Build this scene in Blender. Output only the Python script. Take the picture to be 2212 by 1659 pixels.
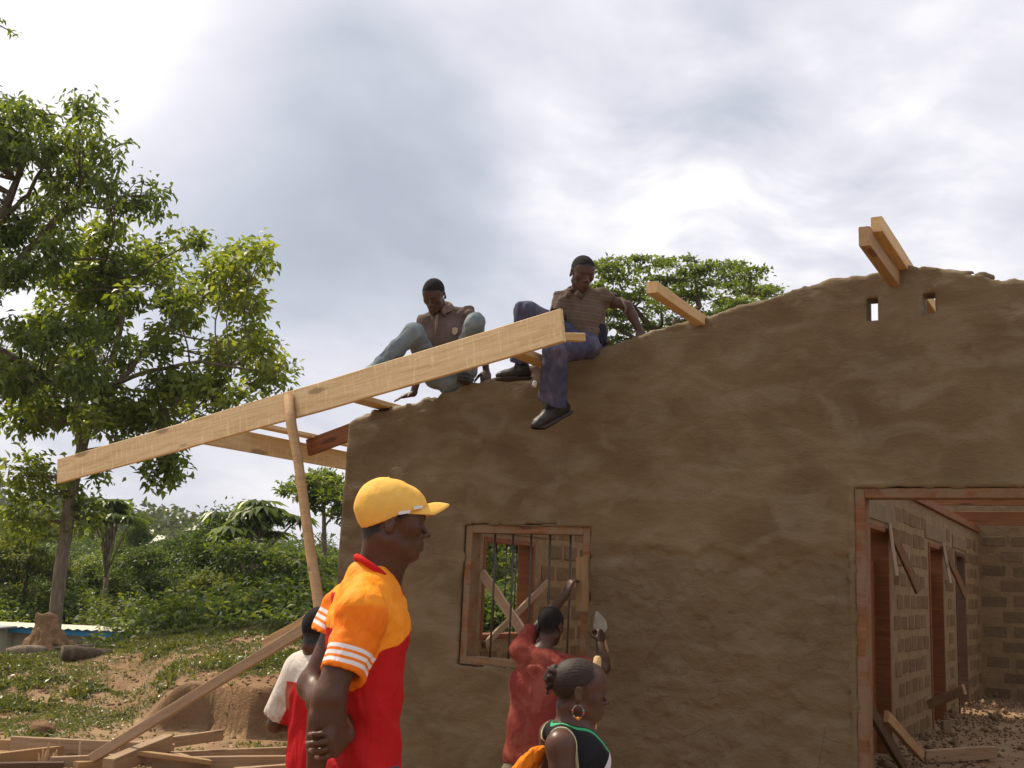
import bpy, math, random
import numpy as np
from mathutils import Vector, Matrix, Euler
SC = bpy.context.scene
for _o in list(bpy.data.objects): bpy.data.objects.remove(_o)
rng = np.random.default_rng(7)
random.seed(7)

# ------------------------------------------------------------------ camera
CAM_H = 1.4; PITCH = math.radians(10.4); ROLL = 0.045
cd = bpy.data.cameras.new('camera'); cam = bpy.data.objects.new('camera', cd)
SC.collection.objects.link(cam); SC.camera = cam
cd.sensor_width = 36; cd.lens = 38.0; cd.clip_start = 0.05; cd.clip_end = 3000
cam.location = (0, 0, CAM_H)
cam.rotation_euler = (Matrix.Rotation(math.pi/2+PITCH, 3, 'X') @ Matrix.Rotation(ROLL, 3, 'Z')).to_euler()

# ------------------------------------------------------------------ sun, world, exposure
TH = math.atan(1336/2335.)
SUN_EL = math.radians(55)
_h = -np.array([math.cos(TH), -math.sin(TH)])*math.cos(math.radians(-1.0)) - np.array([math.sin(TH), math.cos(TH)])*math.sin(math.radians(-1.0))
SUN_DIR = Vector((_h[0]*math.cos(SUN_EL), _h[1]*math.cos(SUN_EL), math.sin(SUN_EL)))
sl = bpy.data.lights.new('sun', 'SUN'); sl.energy = 5.0; sl.angle = math.radians(1.0); sl.color = (1.0, 0.87, 0.68)
so = bpy.data.objects.new('sun', sl); SC.collection.objects.link(so)
so.rotation_euler = SUN_DIR.to_track_quat('Z', 'Y').to_euler(); so.location = (-20, 10, 30)
SC.view_settings.view_transform = 'Standard'; SC.view_settings.look = 'None'
SC.view_settings.exposure = 0.0; SC.view_settings.gamma = 1.0; SC.view_settings.use_curve_mapping = False

# camera maths: photo pixel (2212 wide view) -> world
_Fp, _CX, _CY = 2335., 1106., 829.5
def _rx(a): c, s = math.cos(a), math.sin(a); return np.array([[1,0,0],[0,c,-s],[0,s,c]])
def _rz(a): c, s = math.cos(a), math.sin(a); return np.array([[c,-s,0],[s,c,0],[0,0,1]])
_R = _rx(math.pi/2+PITCH) @ _rz(ROLL)
_C = np.array([0, 0, CAM_H])
U = np.array([math.cos(TH), -math.sin(TH), 0]); V = np.array([math.sin(TH), math.cos(TH), 0]); Z = np.array([0, 0, 1.])
DIST = 7.07
def ray(x, y): return _R @ np.array([(x-_CX)/_Fp, -(y-_CY)/_Fp, -1.])
def P(x, y, dep):                      # world point on the ray at forward distance dep
    d = ray(x, y); return _C + d*(dep/d[1])
def PF(x, y, off):                     # on the plane parallel to the facade, off metres behind it -> house coords
    d = ray(x, y); p = _C + d*((DIST+off)/(d@V)); return np.array([p@U, off, p[2]])
def PZ(x, y, z):
    d = ray(x, y); return _C + d*((z-CAM_H)/d[2])
def PS(x, y, s):
    d = ray(x, y); p = _C + d*(s/(d@U)); return np.array([s, p@V-DIST, p[2]])
def HW(s, t, z): return U*s + V*(DIST+t) + Z*z
def H2W(p): return HW(*p)

def world_sky():
    w = bpy.data.worlds.new('World'); SC.world = w; w.use_nodes = True
    nt = w.node_tree; n = nt.nodes; L = nt.links; n.clear()
    out = n.new('ShaderNodeOutputWorld')
    sky = n.new('ShaderNodeTexSky'); sky.sky_type = 'NISHITA'; sky.sun_disc = False
    sky.sun_elevation = SUN_EL; sky.sun_rotation = math.atan2(SUN_DIR.x, SUN_DIR.y); sky.dust_density = 2.5
    b1 = n.new('ShaderNodeBackground'); b1.inputs[1].default_value = 0.11; L.new(sky.outputs[0], b1.inputs[0])
    tc = n.new('ShaderNodeTexCoord')
    def math_(op, a, b=None, c=None):
        m = n.new('ShaderNodeMath'); m.operation = op
        for i, v in enumerate((a, b, c)):
            if v is None: continue
            if isinstance(v, (int, float)): m.inputs[i].default_value = v
            else: L.new(v, m.inputs[i])
        return m.outputs[0]
    def vm(op, a, b):
        m = n.new('ShaderNodeVectorMath'); m.operation = op
        for i, v in enumerate((a, b)):
            if isinstance(v, tuple): m.inputs[i].default_value = v
            else: L.new(v, m.inputs[i])
        return m
    nrm = vm('NORMALIZE', tc.outputs['Generated'], (0,0,0)).outputs[0]
    wn = n.new('ShaderNodeTexNoise'); wn.inputs['Scale'].default_value = 3.2; wn.inputs['Detail'].default_value = 2; wn.inputs['Roughness'].default_value = .4
    L.new(nrm, wn.inputs['Vector'])
    off = vm('SUBTRACT', wn.outputs['Color'], (.5, .5, .5)).outputs[0]
    sc_ = n.new('ShaderNodeVectorMath'); sc_.operation = 'SCALE'; L.new(off, sc_.inputs[0]); sc_.inputs['Scale'].default_value = .22
    warp = vm('NORMALIZE', vm('ADD', nrm, sc_.outputs[0]).outputs[0], (0,0,0)).outputs[0]
    # cloud detail on a flat cloud deck
    sep = n.new('ShaderNodeSeparateXYZ'); L.new(warp, sep.inputs[0])
    zz = math_('ADD', math_('MAXIMUM', sep.outputs[2], 0.0), .22)
    cmb = n.new('ShaderNodeCombineXYZ')
    sep = n.new('ShaderNodeSeparateXYZ'); L.new(nrm, sep.inputs[0]); L.new(math_('DIVIDE', sep.outputs[0], zz), cmb.inputs[0]); L.new(math_('DIVIDE', sep.outputs[1], zz), cmb.inputs[1])
    n1 = n.new('ShaderNodeTexNoise'); n1.inputs['Scale'].default_value = 1.7; n1.inputs['Detail'].default_value = 6; n1.inputs['Roughness'].default_value = .52; n1.inputs['Distortion'].default_value = .0
    L.new(cmb.outputs[0], n1.inputs['Vector'])
    val = math_('MULTIPLY', math_('SUBTRACT', n1.outputs['Fac'], .5), 1.15)
    val = math_('ADD', val, .62)
    def blob(x, y, rad, amt):          # soft bank of cloud round a direction
        nonlocal val
        d = ray(x, y); d = d/np.linalg.norm(d)
        dt = vm('DOT_PRODUCT', warp, (float(d[0]), float(d[1]), float(d[2]))).outputs['Value']
        k = 1/(2*math.radians(rad)**2)
        e = math_('EXPONENT', math_('MULTIPLY', math_('SUBTRACT', dt, 1.0), 2*k))
        val = math_('ADD', val, math_('MULTIPLY', e, amt))
    blob(*(-100, 60), 11, .62); blob(350, -250, 9, .35)
    blob(620, 330, 8.0, -.46); blob(850, 560, 6.5, -.46); blob(1150, 60, 8, .12); blob(420, 600, 6, -.22)
    blob(690, 850, 5, .42); blob(1000, 720, 3.4, .18); blob(420, 1060, 6, -.14)
    blob(1230, 400, 2.6, .34); blob(1480, 500, 2.4, .30); blob(1720, 440, 3.0, .26); blob(2100, 430, 2.6, .25)
    blob(1330, 300, 3.0, -.14); blob(1950, 260, 5.0, -.16); blob(1600, 330, 3.0, -.15)
    blob(2190, 330, 2.6, -.2); blob(2000, 60, 6, .2)
    n2 = n.new('ShaderNodeTexNoise'); n2.inputs['Scale'].default_value = 5.5; n2.inputs['Detail'].default_value = 6; n2.inputs['Roughness'].default_value = .52; n2.inputs['Distortion'].default_value = .0
    L.new(cmb.outputs[0], n2.inputs['Vector'])
    d = ray(1650, 420); d = d/np.linalg.norm(d); dt = vm('DOT_PRODUCT', nrm, (float(d[0]), float(d[1]), float(d[2]))).outputs['Value']
    e = math_('EXPONENT', math_('MULTIPLY', math_('SUBTRACT', dt, 1.0), 1/(math.radians(11)**2)))
    val = math_('ADD', val, math_('MULTIPLY', math_('MULTIPLY', math_('SUBTRACT', n2.outputs['Fac'], .47), 1.5), math_('ADD', math_('MULTIPLY', e, .9), .12)))
    # glow of thin cloud round the hidden sun
    dt = vm('DOT_PRODUCT', nrm, tuple(SUN_DIR)).outputs['Value']
    g = math_('POWER', math_('MAXIMUM', dt, 0.0), 9.0)
    val = math_('ADD', val, math_('MULTIPLY', g, .45))
    cr = n.new('ShaderNodeValToRGB'); L.new(val, cr.inputs[0])
    el = cr.color_ramp.elements
    el[0].position = .0; el[0].color = (.50, .545, .635, 1)
    el[1].position = 1.15 if False else 1.0; el[1].color = (1.15, 1.13, 1.14, 1)
    for p_, c_ in ((.25, (.60, .64, .725, 1)), (.5, (.76, .77, .86, 1)), (.75, (.93, .915, .98, 1))):
        e = el.new(p_); e.color = c_
    b2 = n.new('ShaderNodeBackground'); L.new(cr.outputs[0], b2.inputs[0]); b2.inputs[1].default_value = 1.0
    mx = n.new('ShaderNodeMixShader'); mx.inputs[0].default_value = .9
    L.new(b1.outputs[0], mx.inputs[1]); L.new(b2.outputs[0], mx.inputs[2]); L.new(mx.outputs[0], out.inputs[0])
world_sky()

# ------------------------------------------------------------------ object helpers
def link(o, parent=None):
    SC.collection.objects.link(o)
    if parent is not None: o.parent = parent
    return o
def tag(o, label=None, cat=None, group=None, kind=None):
    if label: o['label'] = label
    if cat: o['category'] = cat
    if group: o['group'] = group
    if kind: o['kind'] = kind
    return o
def empty(name, loc, rz=0, **kw):
    o = bpy.data.objects.new(name, None); link(o); o.location = loc; o.rotation_euler = (0, 0, rz)
    o.empty_display_size = .2
    return tag(o, **kw)
def np_mesh(name, verts, faces, mat=None, smooth=True, attrs=None):
    """faces: (n,k) int array or list of such"""
    me = bpy.data.meshes.new(name)
    verts = np.asarray(verts, np.float32)
    if isinstance(faces, np.ndarray): faces = [faces]
    faces = [f for f in faces if len(f)]
    tot = sum(f.size for f in faces); npoly = sum(len(f) for f in faces)
    me.vertices.add(len(verts)); me.vertices.foreach_set('co', verts.ravel())
    me.loops.add(tot); me.polygons.add(npoly)
    me.loops.foreach_set('vertex_index', np.concatenate([f.ravel() for f in faces]).astype(np.int32))
    ls = []; s = 0
    for f in faces:
        ls.append(np.arange(len(f), dtype=np.int32)*f.shape[1]+s); s += f.size
    me.polygons.foreach_set('loop_start', np.concatenate(ls))
    me.update(calc_edges=True)
    if smooth: me.polygons.foreach_set('use_smooth', np.ones(npoly, bool))
    if attrs:
        for k, a in attrs.items():
            at = me.attributes.new(k, 'FLOAT', 'POINT'); at.data.foreach_set('value', np.asarray(a, np.float32))
    if mat: me.materials.append(mat)
    me.validate()
    return me
def add_mesh(name, me, parent=None, loc=None, rot=None):
    o = bpy.data.objects.new(name, me); link(o, parent)
    if loc is not None: o.location = loc
    if rot is not None: o.rotation_euler = rot
    return o
def frame_from(a, b, up=(0,0,1)):      # matrix: x along a->b, z near up, origin a
    a = Vector(a); b = Vector(b); x = (b-a).normalized(); up = Vector(up)
    y = up.cross(x).normalized(); z = x.cross(y)
    M = Matrix((x, y, z)).transposed().to_4x4(); M.translation = a
    return M, (b-a).length
def board_mesh(name, L, w, h, mat, seg=4, bow=0, rough=.0015, bev=.004, seed=0, endcut=0):
    """plank along +x, width w in y, height h in z, slightly uneven; centred in y,z"""
    r = np.random.default_rng(seed+int(L*1000))
    xs = np.linspace(0, L, seg+1); b = min(bev, w*.3, h*.3)
    sec = [(-w/2, -h/2+b), (-w/2+b, -h/2), (w/2-b, -h/2), (w/2, -h/2+b), (w/2, h/2-b), (w/2-b, h/2), (-w/2+b, h/2), (-w/2, h/2-b)]
    vs = []
    for i, x in enumerate(xs):
        c = bow*(1-(2*x/L-1)**2); jy, jz = r.normal(0, rough, 2)
        for (y, z) in sec:
            xx = x + (endcut*z/h if i == seg else 0)
            vs.append((xx, y+jy+r.normal(0, rough*.3), z+c+jz+r.normal(0, rough*.3)))
    fs = []
    for i in range(seg):
        for k in range(8):
            k2 = (k+1) % 8; fs.append((i*8+k, (i+1)*8+k, (i+1)*8+k2, i*8+k2))
    me = bpy.data.meshes.new(name)
    me.from_pydata(vs, [], [f[::-1] for f in fs]+[tuple(range(8))[::1], tuple(range(seg*8, seg*8+8))[::-1]])
    me.update(); me.materials.append(mat)
    bm_fix(me)
    return me
def bm_fix(me):
    import bmesh
    bm = bmesh.new(); bm.from_mesh(me); bmesh.ops.recalc_face_normals(bm, faces=bm.faces); bm.to_mesh(me); bm.free()
def board(name, a, b, w, h, mat, parent=None, up=(0,0,1), **kw):
    M, L = frame_from(a, b, up)
    me = board_mesh(name, L, w, h, mat, **kw)
    o = bpy.data.objects.new(name, me); link(o, parent); o.matrix_local = M
    return o
def boxes_mesh(name, boxes, mat):
    vs = []; fs = []
    for (x0, x1, y0, y1, z0, z1) in boxes:
        k = len(vs)
        vs += [(x0,y0,z0),(x1,y0,z0),(x1,y1,z0),(x0,y1,z0),(x0,y0,z1),(x1,y0,z1),(x1,y1,z1),(x0,y1,z1)]
        fs += [tuple(k+i for i in f) for f in ((0,3,2,1),(4,5,6,7),(0,1,5,4),(1,2,6,5),(2,3,7,6),(3,0,4,7))]
    me = bpy.data.meshes.new(name); me.from_pydata(vs, [], fs); me.update(); me.materials.append(mat)
    return me
def tube(path, radii, n=8, jitter=0, seed=0, cap=True):
    path = np.asarray(path, float); radii = np.asarray(radii, float); m = len(path)
    r = np.random.default_rng(seed)
    t = np.gradient(path, axis=0); t /= np.linalg.norm(t, axis=1)[:, None]+1e-9
    ref = np.array([0, 0, 1.]) if abs(t[0][2]) < .8 else np.array([1., 0, 0])
    a = np.cross(t, ref); a /= np.linalg.norm(a, axis=1)[:, None]+1e-9
    b = np.cross(t, a)
    ang = np.linspace(0, 2*np.pi, n, endpoint=False)
    rr = radii[:, None]*(1+jitter*r.normal(size=(m, n)))
    v = path[:, None, :] + rr[:, :, None]*(np.cos(ang)[None, :, None]*a[:, None, :] + np.sin(ang)[None, :, None]*b[:, None, :])
    v = v.reshape(-1, 3)
    i = np.arange(m-1)[:, None]*n; k = np.arange(n)[None, :]; k2 = (k+1) % n
    f = np.stack([i+k, i+k2, i+n+k2, i+n+k], -1).reshape(-1, 4)
    tri = np.zeros((0, 3), int)
    if cap:
        c0 = len(v); v = np.vstack([v, path[:1], path[-1:]]); kk = np.arange(n); kn = (kk+1) % n
        tri = np.vstack([np.stack([np.full(n, c0), kn, kk], 1), np.stack([np.full(n, c0+1), (m-1)*n+kk, (m-1)*n+kn], 1)])
    return v, f, tri
class Geo:                             # collects numpy geometry into one mesh
    def __init__(s): s.v = []; s.q = []; s.t = []; s.n = 0; s.a = []
    def add(s, v, q=None, t=None, a=0.):
        v = np.asarray(v, float); s.v.append(v)
        if q is not None and len(q): s.q.append(np.asarray(q)+s.n)
        if t is not None and len(t): s.t.append(np.asarray(t)+s.n)
        s.a.append(np.full(len(v), a) if np.isscalar(a) else np.asarray(a)); s.n += len(v); return s
    def tube(s, *a, **k):
        at = k.pop('a', 0.); v, q, t = tube(*a, **k); return s.add(v, q, t, at)
    def mesh(s, name, mat, smooth=True):
        fs = []
        if s.q: fs.append(np.vstack(s.q))
        if s.t: fs.append(np.vstack(s.t))
        return np_mesh(name, np.vstack(s.v), fs, mat, smooth, {'tone': np.concatenate(s.a)})

# ------------------------------------------------------------------ numpy noise
_perm = np.random.default_rng(3).random((64, 64, 64)).astype(np.float32)
def vnoise(p):
    p = np.asarray(p, np.float32); i = np.floor(p).astype(np.int32); f = p-i; f = f*f*(3-2*f)
    i0 = i & 63; i1 = (i+1) & 63
    x0, y0, z0 = i0[..., 0], i0[..., 1], i0[..., 2]; x1, y1, z1 = i1[..., 0], i1[..., 1], i1[..., 2]
    fx, fy, fz = f[..., 0], f[..., 1], f[..., 2]
    a = _perm[x0,y0,z0]*(1-fx)+_perm[x1,y0,z0]*fx; b = _perm[x0,y1,z0]*(1-fx)+_perm[x1,y1,z0]*fx
    c = _perm[x0,y0,z1]*(1-fx)+_perm[x1,y0,z1]*fx; d = _perm[x0,y1,z1]*(1-fx)+_perm[x1,y1,z1]*fx
    return ((a*(1-fy)+b*fy)*(1-fz)+(c*(1-fy)+d*fy)*fz)*2-1
def fbm(p, o=4, g=.5):
    p = np.asarray(p, np.float32); r = 0; a = 1.
    for k in range(o): r = r+a*vnoise(p*(2**k)+k*17.3); a *= g
    return r

# ------------------------------------------------------------------ signed distance modelling
class SDF:
    def __init__(s, lo, hi, h):
        s.h = h; s.lo = np.asarray(lo, float)-3*h; s.n = np.ceil((np.asarray(hi, float)+3*h-s.lo)/h).astype(int)+1
        s.d = np.full(s.n, 9, np.float32)
        s.ax = [s.lo[i]+h*np.arange(s.n[i]) for i in range(3)]
    def _reg(s, lo, hi, m):
        i0 = np.clip(np.floor((np.asarray(lo)-m-s.lo)/s.h).astype(int), 0, s.n); i1 = np.clip(np.ceil((np.asarray(hi)+m-s.lo)/s.h).astype(int)+1, 0, s.n)
        if (i1 <= i0).any(): return None, None
        sl = tuple(slice(a, b) for a, b in zip(i0, i1))
        return sl, [s.ax[0][sl[0]][:, None, None], s.ax[1][sl[1]][None, :, None], s.ax[2][sl[2]][None, None, :]]
    def _mix(s, sl, d, k, op):
        a = s.d[sl]
        if op == 'sub': d = -d
        if op == 'u':
            if k <= 0: s.d[sl] = np.minimum(a, d); return
            far = a > 5
            h = np.clip(.5+.5*(a-d)/k, 0, 1); r = a*(1-h)+d*h-k*h*(1-h)
            s.d[sl] = np.where(far, d, r)
        else:
            if k <= 0: s.d[sl] = np.maximum(a, d); return
            h = np.clip(.5-.5*(a-d)/k, 0, 1); s.d[sl] = a*(1-h)+d*h+k*h*(1-h)
    def cone(s, a, b, ra, rb=None, k=.02, op='u', flat=None):
        rb = ra if rb is None else rb; a = np.asarray(a, float); b = np.asarray(b, float); R = max(ra, rb)
        sl, X = s._reg(np.minimum(a, b)-R, np.maximum(a, b)+R, k+4*s.h)
        if sl is None: return s
        ab = b-a; L2 = max(ab@ab, 1e-9)
        px, py, pz = X[0]-a[0], X[1]-a[1], X[2]-a[2]
        t = np.clip((px*ab[0]+py*ab[1]+pz*ab[2])/L2, 0, 1)
        qx, qy, qz = px-t*ab[0], py-t*ab[1], pz-t*ab[2]
        sc = 1.
        if flat is not None:           # squash along a unit axis by factor f (<1 = thinner)
            n, f = np.asarray(flat[0], float), flat[1]; n = n/np.linalg.norm(n)
            w = (qx*n[0]+qy*n[1]+qz*n[2])*(1/f-1)
            l1 = np.sqrt(qx*qx+qy*qy+qz*qz)+1e-6
            qx, qy, qz = qx+w*n[0], qy+w*n[1], qz+w*n[2]
        l = np.sqrt(qx*qx+qy*qy+qz*qz)
        d = l-(ra+(rb-ra)*t)
        if flat is not None: d = d*(l1/(l+1e-6))
        s._mix(sl, d.astype(np.float32), k, op); return s
    def chain(s, pts, k=.02, op='u', flat=None, grow=0.):
        for (a, ra), (b, rb) in zip(pts[:-1], pts[1:]): s.cone(a, b, ra+grow, rb+grow, k, op, flat)
        return s
    def ell(s, c, r, R=None, k=.02, op='u'):
        c = np.asarray(c, float); r = np.asarray(r, float); m = r.max()
        sl, X = s._reg(c-m, c+m, k+4*s.h)
        if sl is None: return s
        p = [X[0]-c[0], X[1]-c[1], X[2]-c[2]]
        if R is not None: p = [p[0]*R[0][i]+p[1]*R[1][i]+p[2]*R[2][i] for i in range(3)]
        k0 = np.sqrt((p[0]/r[0])**2+(p[1]/r[1])**2+(p[2]/r[2])**2)+1e-6
        k1 = np.sqrt((p[0]/r[0]**2)**2+(p[1]/r[1]**2)**2+(p[2]/r[2]**2)**2)+1e-6
        s._mix(sl, (k0*(k0-1)/k1).astype(np.float32), k, op); return s
    def box(s, c, hf, R=None, rad=.005, k=.0, op='u'):
        c = np.asarray(c, float); m = np.linalg.norm(hf)
        sl, X = s._reg(c-m, c+m, k+4*s.h)
        if sl is None: return s
        p = [X[0]-c[0], X[1]-c[1], X[2]-c[2]]
        if R is not None: p = [p[0]*R[0][i]+p[1]*R[1][i]+p[2]*R[2][i] for i in range(3)]
        q = [np.abs(p[i])-(hf[i]-rad)+0*(X[0]+X[1]+X[2]) for i in range(3)]
        d = np.sqrt(np.maximum(q[0],0)**2+np.maximum(q[1],0)**2+np.maximum(q[2],0)**2)+np.minimum(np.maximum(q[0],np.maximum(q[1],q[2])),0)-rad
        s._mix(sl, d.astype(np.float32), k, op); return s
    def capcone(s, a, b, ra, rb, k=.01, op='u', flat=None, cuta=False, cutb=True, tilt=None):
        """cone with plane cuts at its ends"""
        a = np.asarray(a, float); b = np.asarray(b, float); R = max(ra, rb); ab = b-a; L2 = ab@ab; L = math.sqrt(L2)
        sl, X = s._reg(np.minimum(a, b)-R, np.maximum(a, b)+R, k+4*s.h)
        if sl is None: return s
        px, py, pz = X[0]-a[0], X[1]-a[1], X[2]-a[2]
        t = (px*ab[0]+py*ab[1]+pz*ab[2])/L2; tc_ = np.clip(t, 0, 1)
        qx, qy, qz = px-tc_*ab[0], py-tc_*ab[1], pz-tc_*ab[2]
        if flat is not None:
            n, f = np.asarray(flat[0], float), flat[1]; n = n/np.linalg.norm(n); w = (qx*n[0]+qy*n[1]+qz*n[2])*(1/f-1)
            l1 = np.sqrt(qx*qx+qy*qy+qz*qz)+1e-6
            qx, qy, qz = qx+w*n[0], qy+w*n[1], qz+w*n[2]
        l = np.sqrt(qx*qx+qy*qy+qz*qz); d = l-(ra+(rb-ra)*tc_)
        if flat is not None: d = d*(l1/(l+1e-6))
        if cutb:
            e = (t-1)*L
            if tilt is not None: nb = np.asarray(tilt, float); nb = nb/np.linalg.norm(nb); e = (X[0]-b[0])*nb[0]+(X[1]-b[1])*nb[1]+(X[2]-b[2])*nb[2]
            d = np.maximum(d, e)
        if cuta: d = np.maximum(d, -t*L)
        s._mix(sl, d.astype(np.float32), k, op); return s
    def plane(s, p, n, keep_below=True, k=0.):        # cut the side the normal points to
        n = np.asarray(n, float); n = n/np.linalg.norm(n)
        X = [s.ax[0][:, None, None], s.ax[1][None, :, None], s.ax[2][None, None, :]]
        e = ((X[0]-p[0])*n[0]+(X[1]-p[1])*n[1]+(X[2]-p[2])*n[2]).astype(np.float32)
        s._mix((slice(None),)*3, e, k, 'i'); return s
    def displace(s, fn, band=.04):
        idx = np.argwhere(np.abs(s.d) < band)
        p = s.lo+idx*s.h
        s.d[idx[:, 0], idx[:, 1], idx[:, 2]] += fn(p).astype(np.float32); return s
    def at(s, p):
        q = np.clip((np.asarray(p)-s.lo)/s.h, 0, s.n-1.001); i = q.astype(int); f = q-i; r = 0
        for a in (0, 1):
            for b in (0, 1):
                for c in (0, 1): r = r+s.d[i[:, 0]+a, i[:, 1]+b, i[:, 2]+c]*np.abs(1-a-f[:, 0])*np.abs(1-b-f[:, 1])*np.abs(1-c-f[:, 2])
        return r
    def nets(s, relax=1):
        d = s.d; ins = d < 0
        nx, ny, nz = np.array(d.shape)-1
        cnt = np.zeros((nx, ny, nz), np.int8)
        for i in (0, 1):
            for j in (0, 1):
                for k in (0, 1): cnt += ins[i:nx+i, j:ny+j, k:nz+k]
        act = (cnt > 0) & (cnt < 8); ci = np.argwhere(act)
        idx = np.full((nx, ny, nz), -1, np.int32); idx[act] = np.arange(len(ci))
        acc = np.zeros((len(ci), 3)); num = np.zeros(len(ci))
        cor = [(i, j, k) for i in (0, 1) for j in (0, 1) for k in (0, 1)]
        dv = {c: d[ci[:, 0]+c[0], ci[:, 1]+c[1], ci[:, 2]+c[2]] for c in cor}
        for c in cor:
            for ax in range(3):
                if c[ax] == 1: continue
                e = list(c); e[ax] = 1; e = tuple(e)
                a, b = dv[c], dv[e]; m = (a < 0) != (b < 0)
                t = np.where(m, a/np.where(m, a-b, 1), 0)
                p = np.tile(np.array(c, float), (len(ci), 1)); p[:, ax] = t
                acc += p*m[:, None]; num += m
        vs = s.lo+s.h*(ci+acc/num[:, None])
        quads = []
        for ax in range(3):
            o = [1, 1, 1]; o[ax] = 0
            A = ins[tuple(slice(o[i], d.shape[i]-1) for i in range(3))]
            sh = [slice(o[i], d.shape[i]-1) for i in range(3)]; sh[ax] = slice(1, d.shape[ax])
            B = ins[tuple(sh)]
            w = A != B[tuple(slice(0, n_) for n_ in A.shape)] if A.shape == B.shape else None
            if w is None:
                mn = tuple(slice(0, min(x, y)) for x, y in zip(A.shape, B.shape)); A = A[mn]; B = B[mn]; w = A != B
            e = np.argwhere(w); fl = A[e[:, 0], e[:, 1], e[:, 2]]
            e = e+np.array(o)
            b_, c_ = [i for i in range(3) if i != ax]
            def cell(db, dc):
                q = e.copy(); q[:, b_] -= db; q[:, c_] -= dc; return idx[q[:, 0], q[:, 1], q[:, 2]]
            Q = np.stack([cell(1, 1), cell(0, 1), cell(0, 0), cell(1, 0)], 1)
            if ax == 1: fl = ~fl
            Q[~fl] = Q[~fl][:, ::-1]
            quads.append(Q)
        Q = np.vstack(quads); Q = Q[(Q >= 0).all(1)]
        for _ in range(relax):          # light smoothing of stair steps
            sm = np.zeros_like(vs); c = np.zeros(len(vs))
            for a in range(4):
                np.add.at(sm, Q[:, a], vs[Q[:, (a+1) % 4]]); np.add.at(c, Q[:, a], 1)
                np.add.at(sm, Q[:, a], vs[Q[:, (a-1) % 4]]); np.add.at(c, Q[:, a], 1)
            vs = vs*.5+.5*sm/np.maximum(c, 1)[:, None]
        return vs, Q
    def mesh(s, name, mat, attrs=None, relax=1, origin=None):
        v, q = s.nets(relax)
        at = {k: f(v) for k, f in (attrs or {}).items()}
        if origin is not None: v = v-np.asarray(origin)
        return np_mesh(name, v, q, mat, True, at)
def rotm(fwd, up=(0, 0, 1)):           # columns: fwd, left, up
    f = np.asarray(fwd, float); f = f/np.linalg.norm(f); u = np.asarray(up, float)
    l = np.cross(u, f); l /= np.linalg.norm(l); u = np.cross(f, l)
    return np.stack([f, l, u], 1)
# ------------------------------------------------------------------ materials
class NT:
    def __init__(s, name):
        s.m = bpy.data.materials.new(name); s.m.use_nodes = True; s.t = s.m.node_tree; s.n = s.t.nodes; s.L = s.t.links
        s.b = s.n['Principled BSDF']; s.out = s.n['Material Output']; s.b.inputs['Specular IOR Level'].default_value = .3
    def node(s, ty, **kw):
        x = s.n.new(ty)
        for k, v in kw.items():
            if k in x.inputs.keys(): s.set(x.inputs[k], v)
            else: setattr(x, k, v)
        return x
    def set(s, inp, v):
        if isinstance(v, bpy.types.NodeSocket): s.L.new(v, inp)
        elif isinstance(v, tuple) and len(v) == 3 and inp.type == 'RGBA': inp.default_value = (*v, 1)
        else: inp.default_value = v
    def co(s, kind='Object', scale=(1,1,1), rot=(0,0,0)):
        tc = s.node('ShaderNodeTexCoord'); mp = s.node('ShaderNodeMapping'); s.L.new(tc.outputs[kind], mp.inputs[0])
        mp.inputs['Scale'].default_value = scale; mp.inputs['Rotation'].default_value = rot; return mp.outputs[0]
    def noise(s, vec, scale, detail=5, rough=.55, dist=0.):
        x = s.node('ShaderNodeTexNoise'); x.inputs['Scale'].default_value = scale; x.inputs['Detail'].default_value = detail
        x.inputs['Roughness'].default_value = rough; x.inputs['Distortion'].default_value = dist; s.L.new(vec, x.inputs['Vector']); return x.outputs['Fac']
    def vor(s, vec, scale, feat='F1'):
        x = s.node('ShaderNodeTexVoronoi'); x.feature = feat; x.inputs['Scale'].default_value = scale; s.L.new(vec, x.inputs['Vector']); return x.outputs['Distance']
    def math(s, op, a, b=None, c=None, clamp=False):
        x = s.node('ShaderNodeMath'); x.operation = op; x.use_clamp = clamp
        for i, v in enumerate((a, b, c)):
            if v is not None: s.set(x.inputs[i], v)
        return x.outputs[0]
    def ramp(s, fac, stops, interp='LINEAR'):
        x = s.node('ShaderNodeValToRGB'); s.L.new(fac, x.inputs[0]); cr = x.color_ramp; cr.interpolation = interp
        while len(cr.elements) < len(stops): cr.elements.new(.5)
        for e, (p, c) in zip(cr.elements, stops):
            e.position = p; e.color = (*c, 1) if len(c) == 3 else c
        return x.outputs[0]
    def mix(s, f, a, b, mode='MIX'):
        x = s.node('ShaderNodeMix'); x.data_type = 'RGBA'; x.blend_type = mode
        s.set(x.inputs[0], f); s.set(x.inputs[6], a); s.set(x.inputs[7], b); return x.outputs[2]
    def step(s, x, e, w=.02):            # smooth 0->1 around e
        m = s.node('ShaderNodeMapRange'); m.inputs[1].default_value = e-w; m.inputs[2].default_value = e+w; s.set(m.inputs[0], x); return m.outputs[0]
    def attr(s, name):
        a = s.node('ShaderNodeAttribute'); a.attribute_name = name; return a.outputs['Fac']
    def bump(s, h, strength=.5, dist=.01, prev=None):
        b = s.node('ShaderNodeBump'); b.inputs['Strength'].default_value = strength; b.inputs['Distance'].default_value = dist; s.L.new(h, b.inputs['Height'])
        if prev is not None: s.L.new(prev, b.inputs['Normal'])
        return b.outputs[0]
    def fin(s, color=None, rough=None, normal=None, **kw):
        if color is not None: s.set(s.b.inputs['Base Color'], color)
        if rough is not None: s.set(s.b.inputs['Roughness'], rough)
        if normal is not None: s.L.new(normal, s.b.inputs['Normal'])
        for k, v in kw.items(): s.set(s.b.inputs[k], v)
        return s.m
    def rnd(s): return s.node('ShaderNodeObjectInfo').outputs['Random']
M = {}
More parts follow.
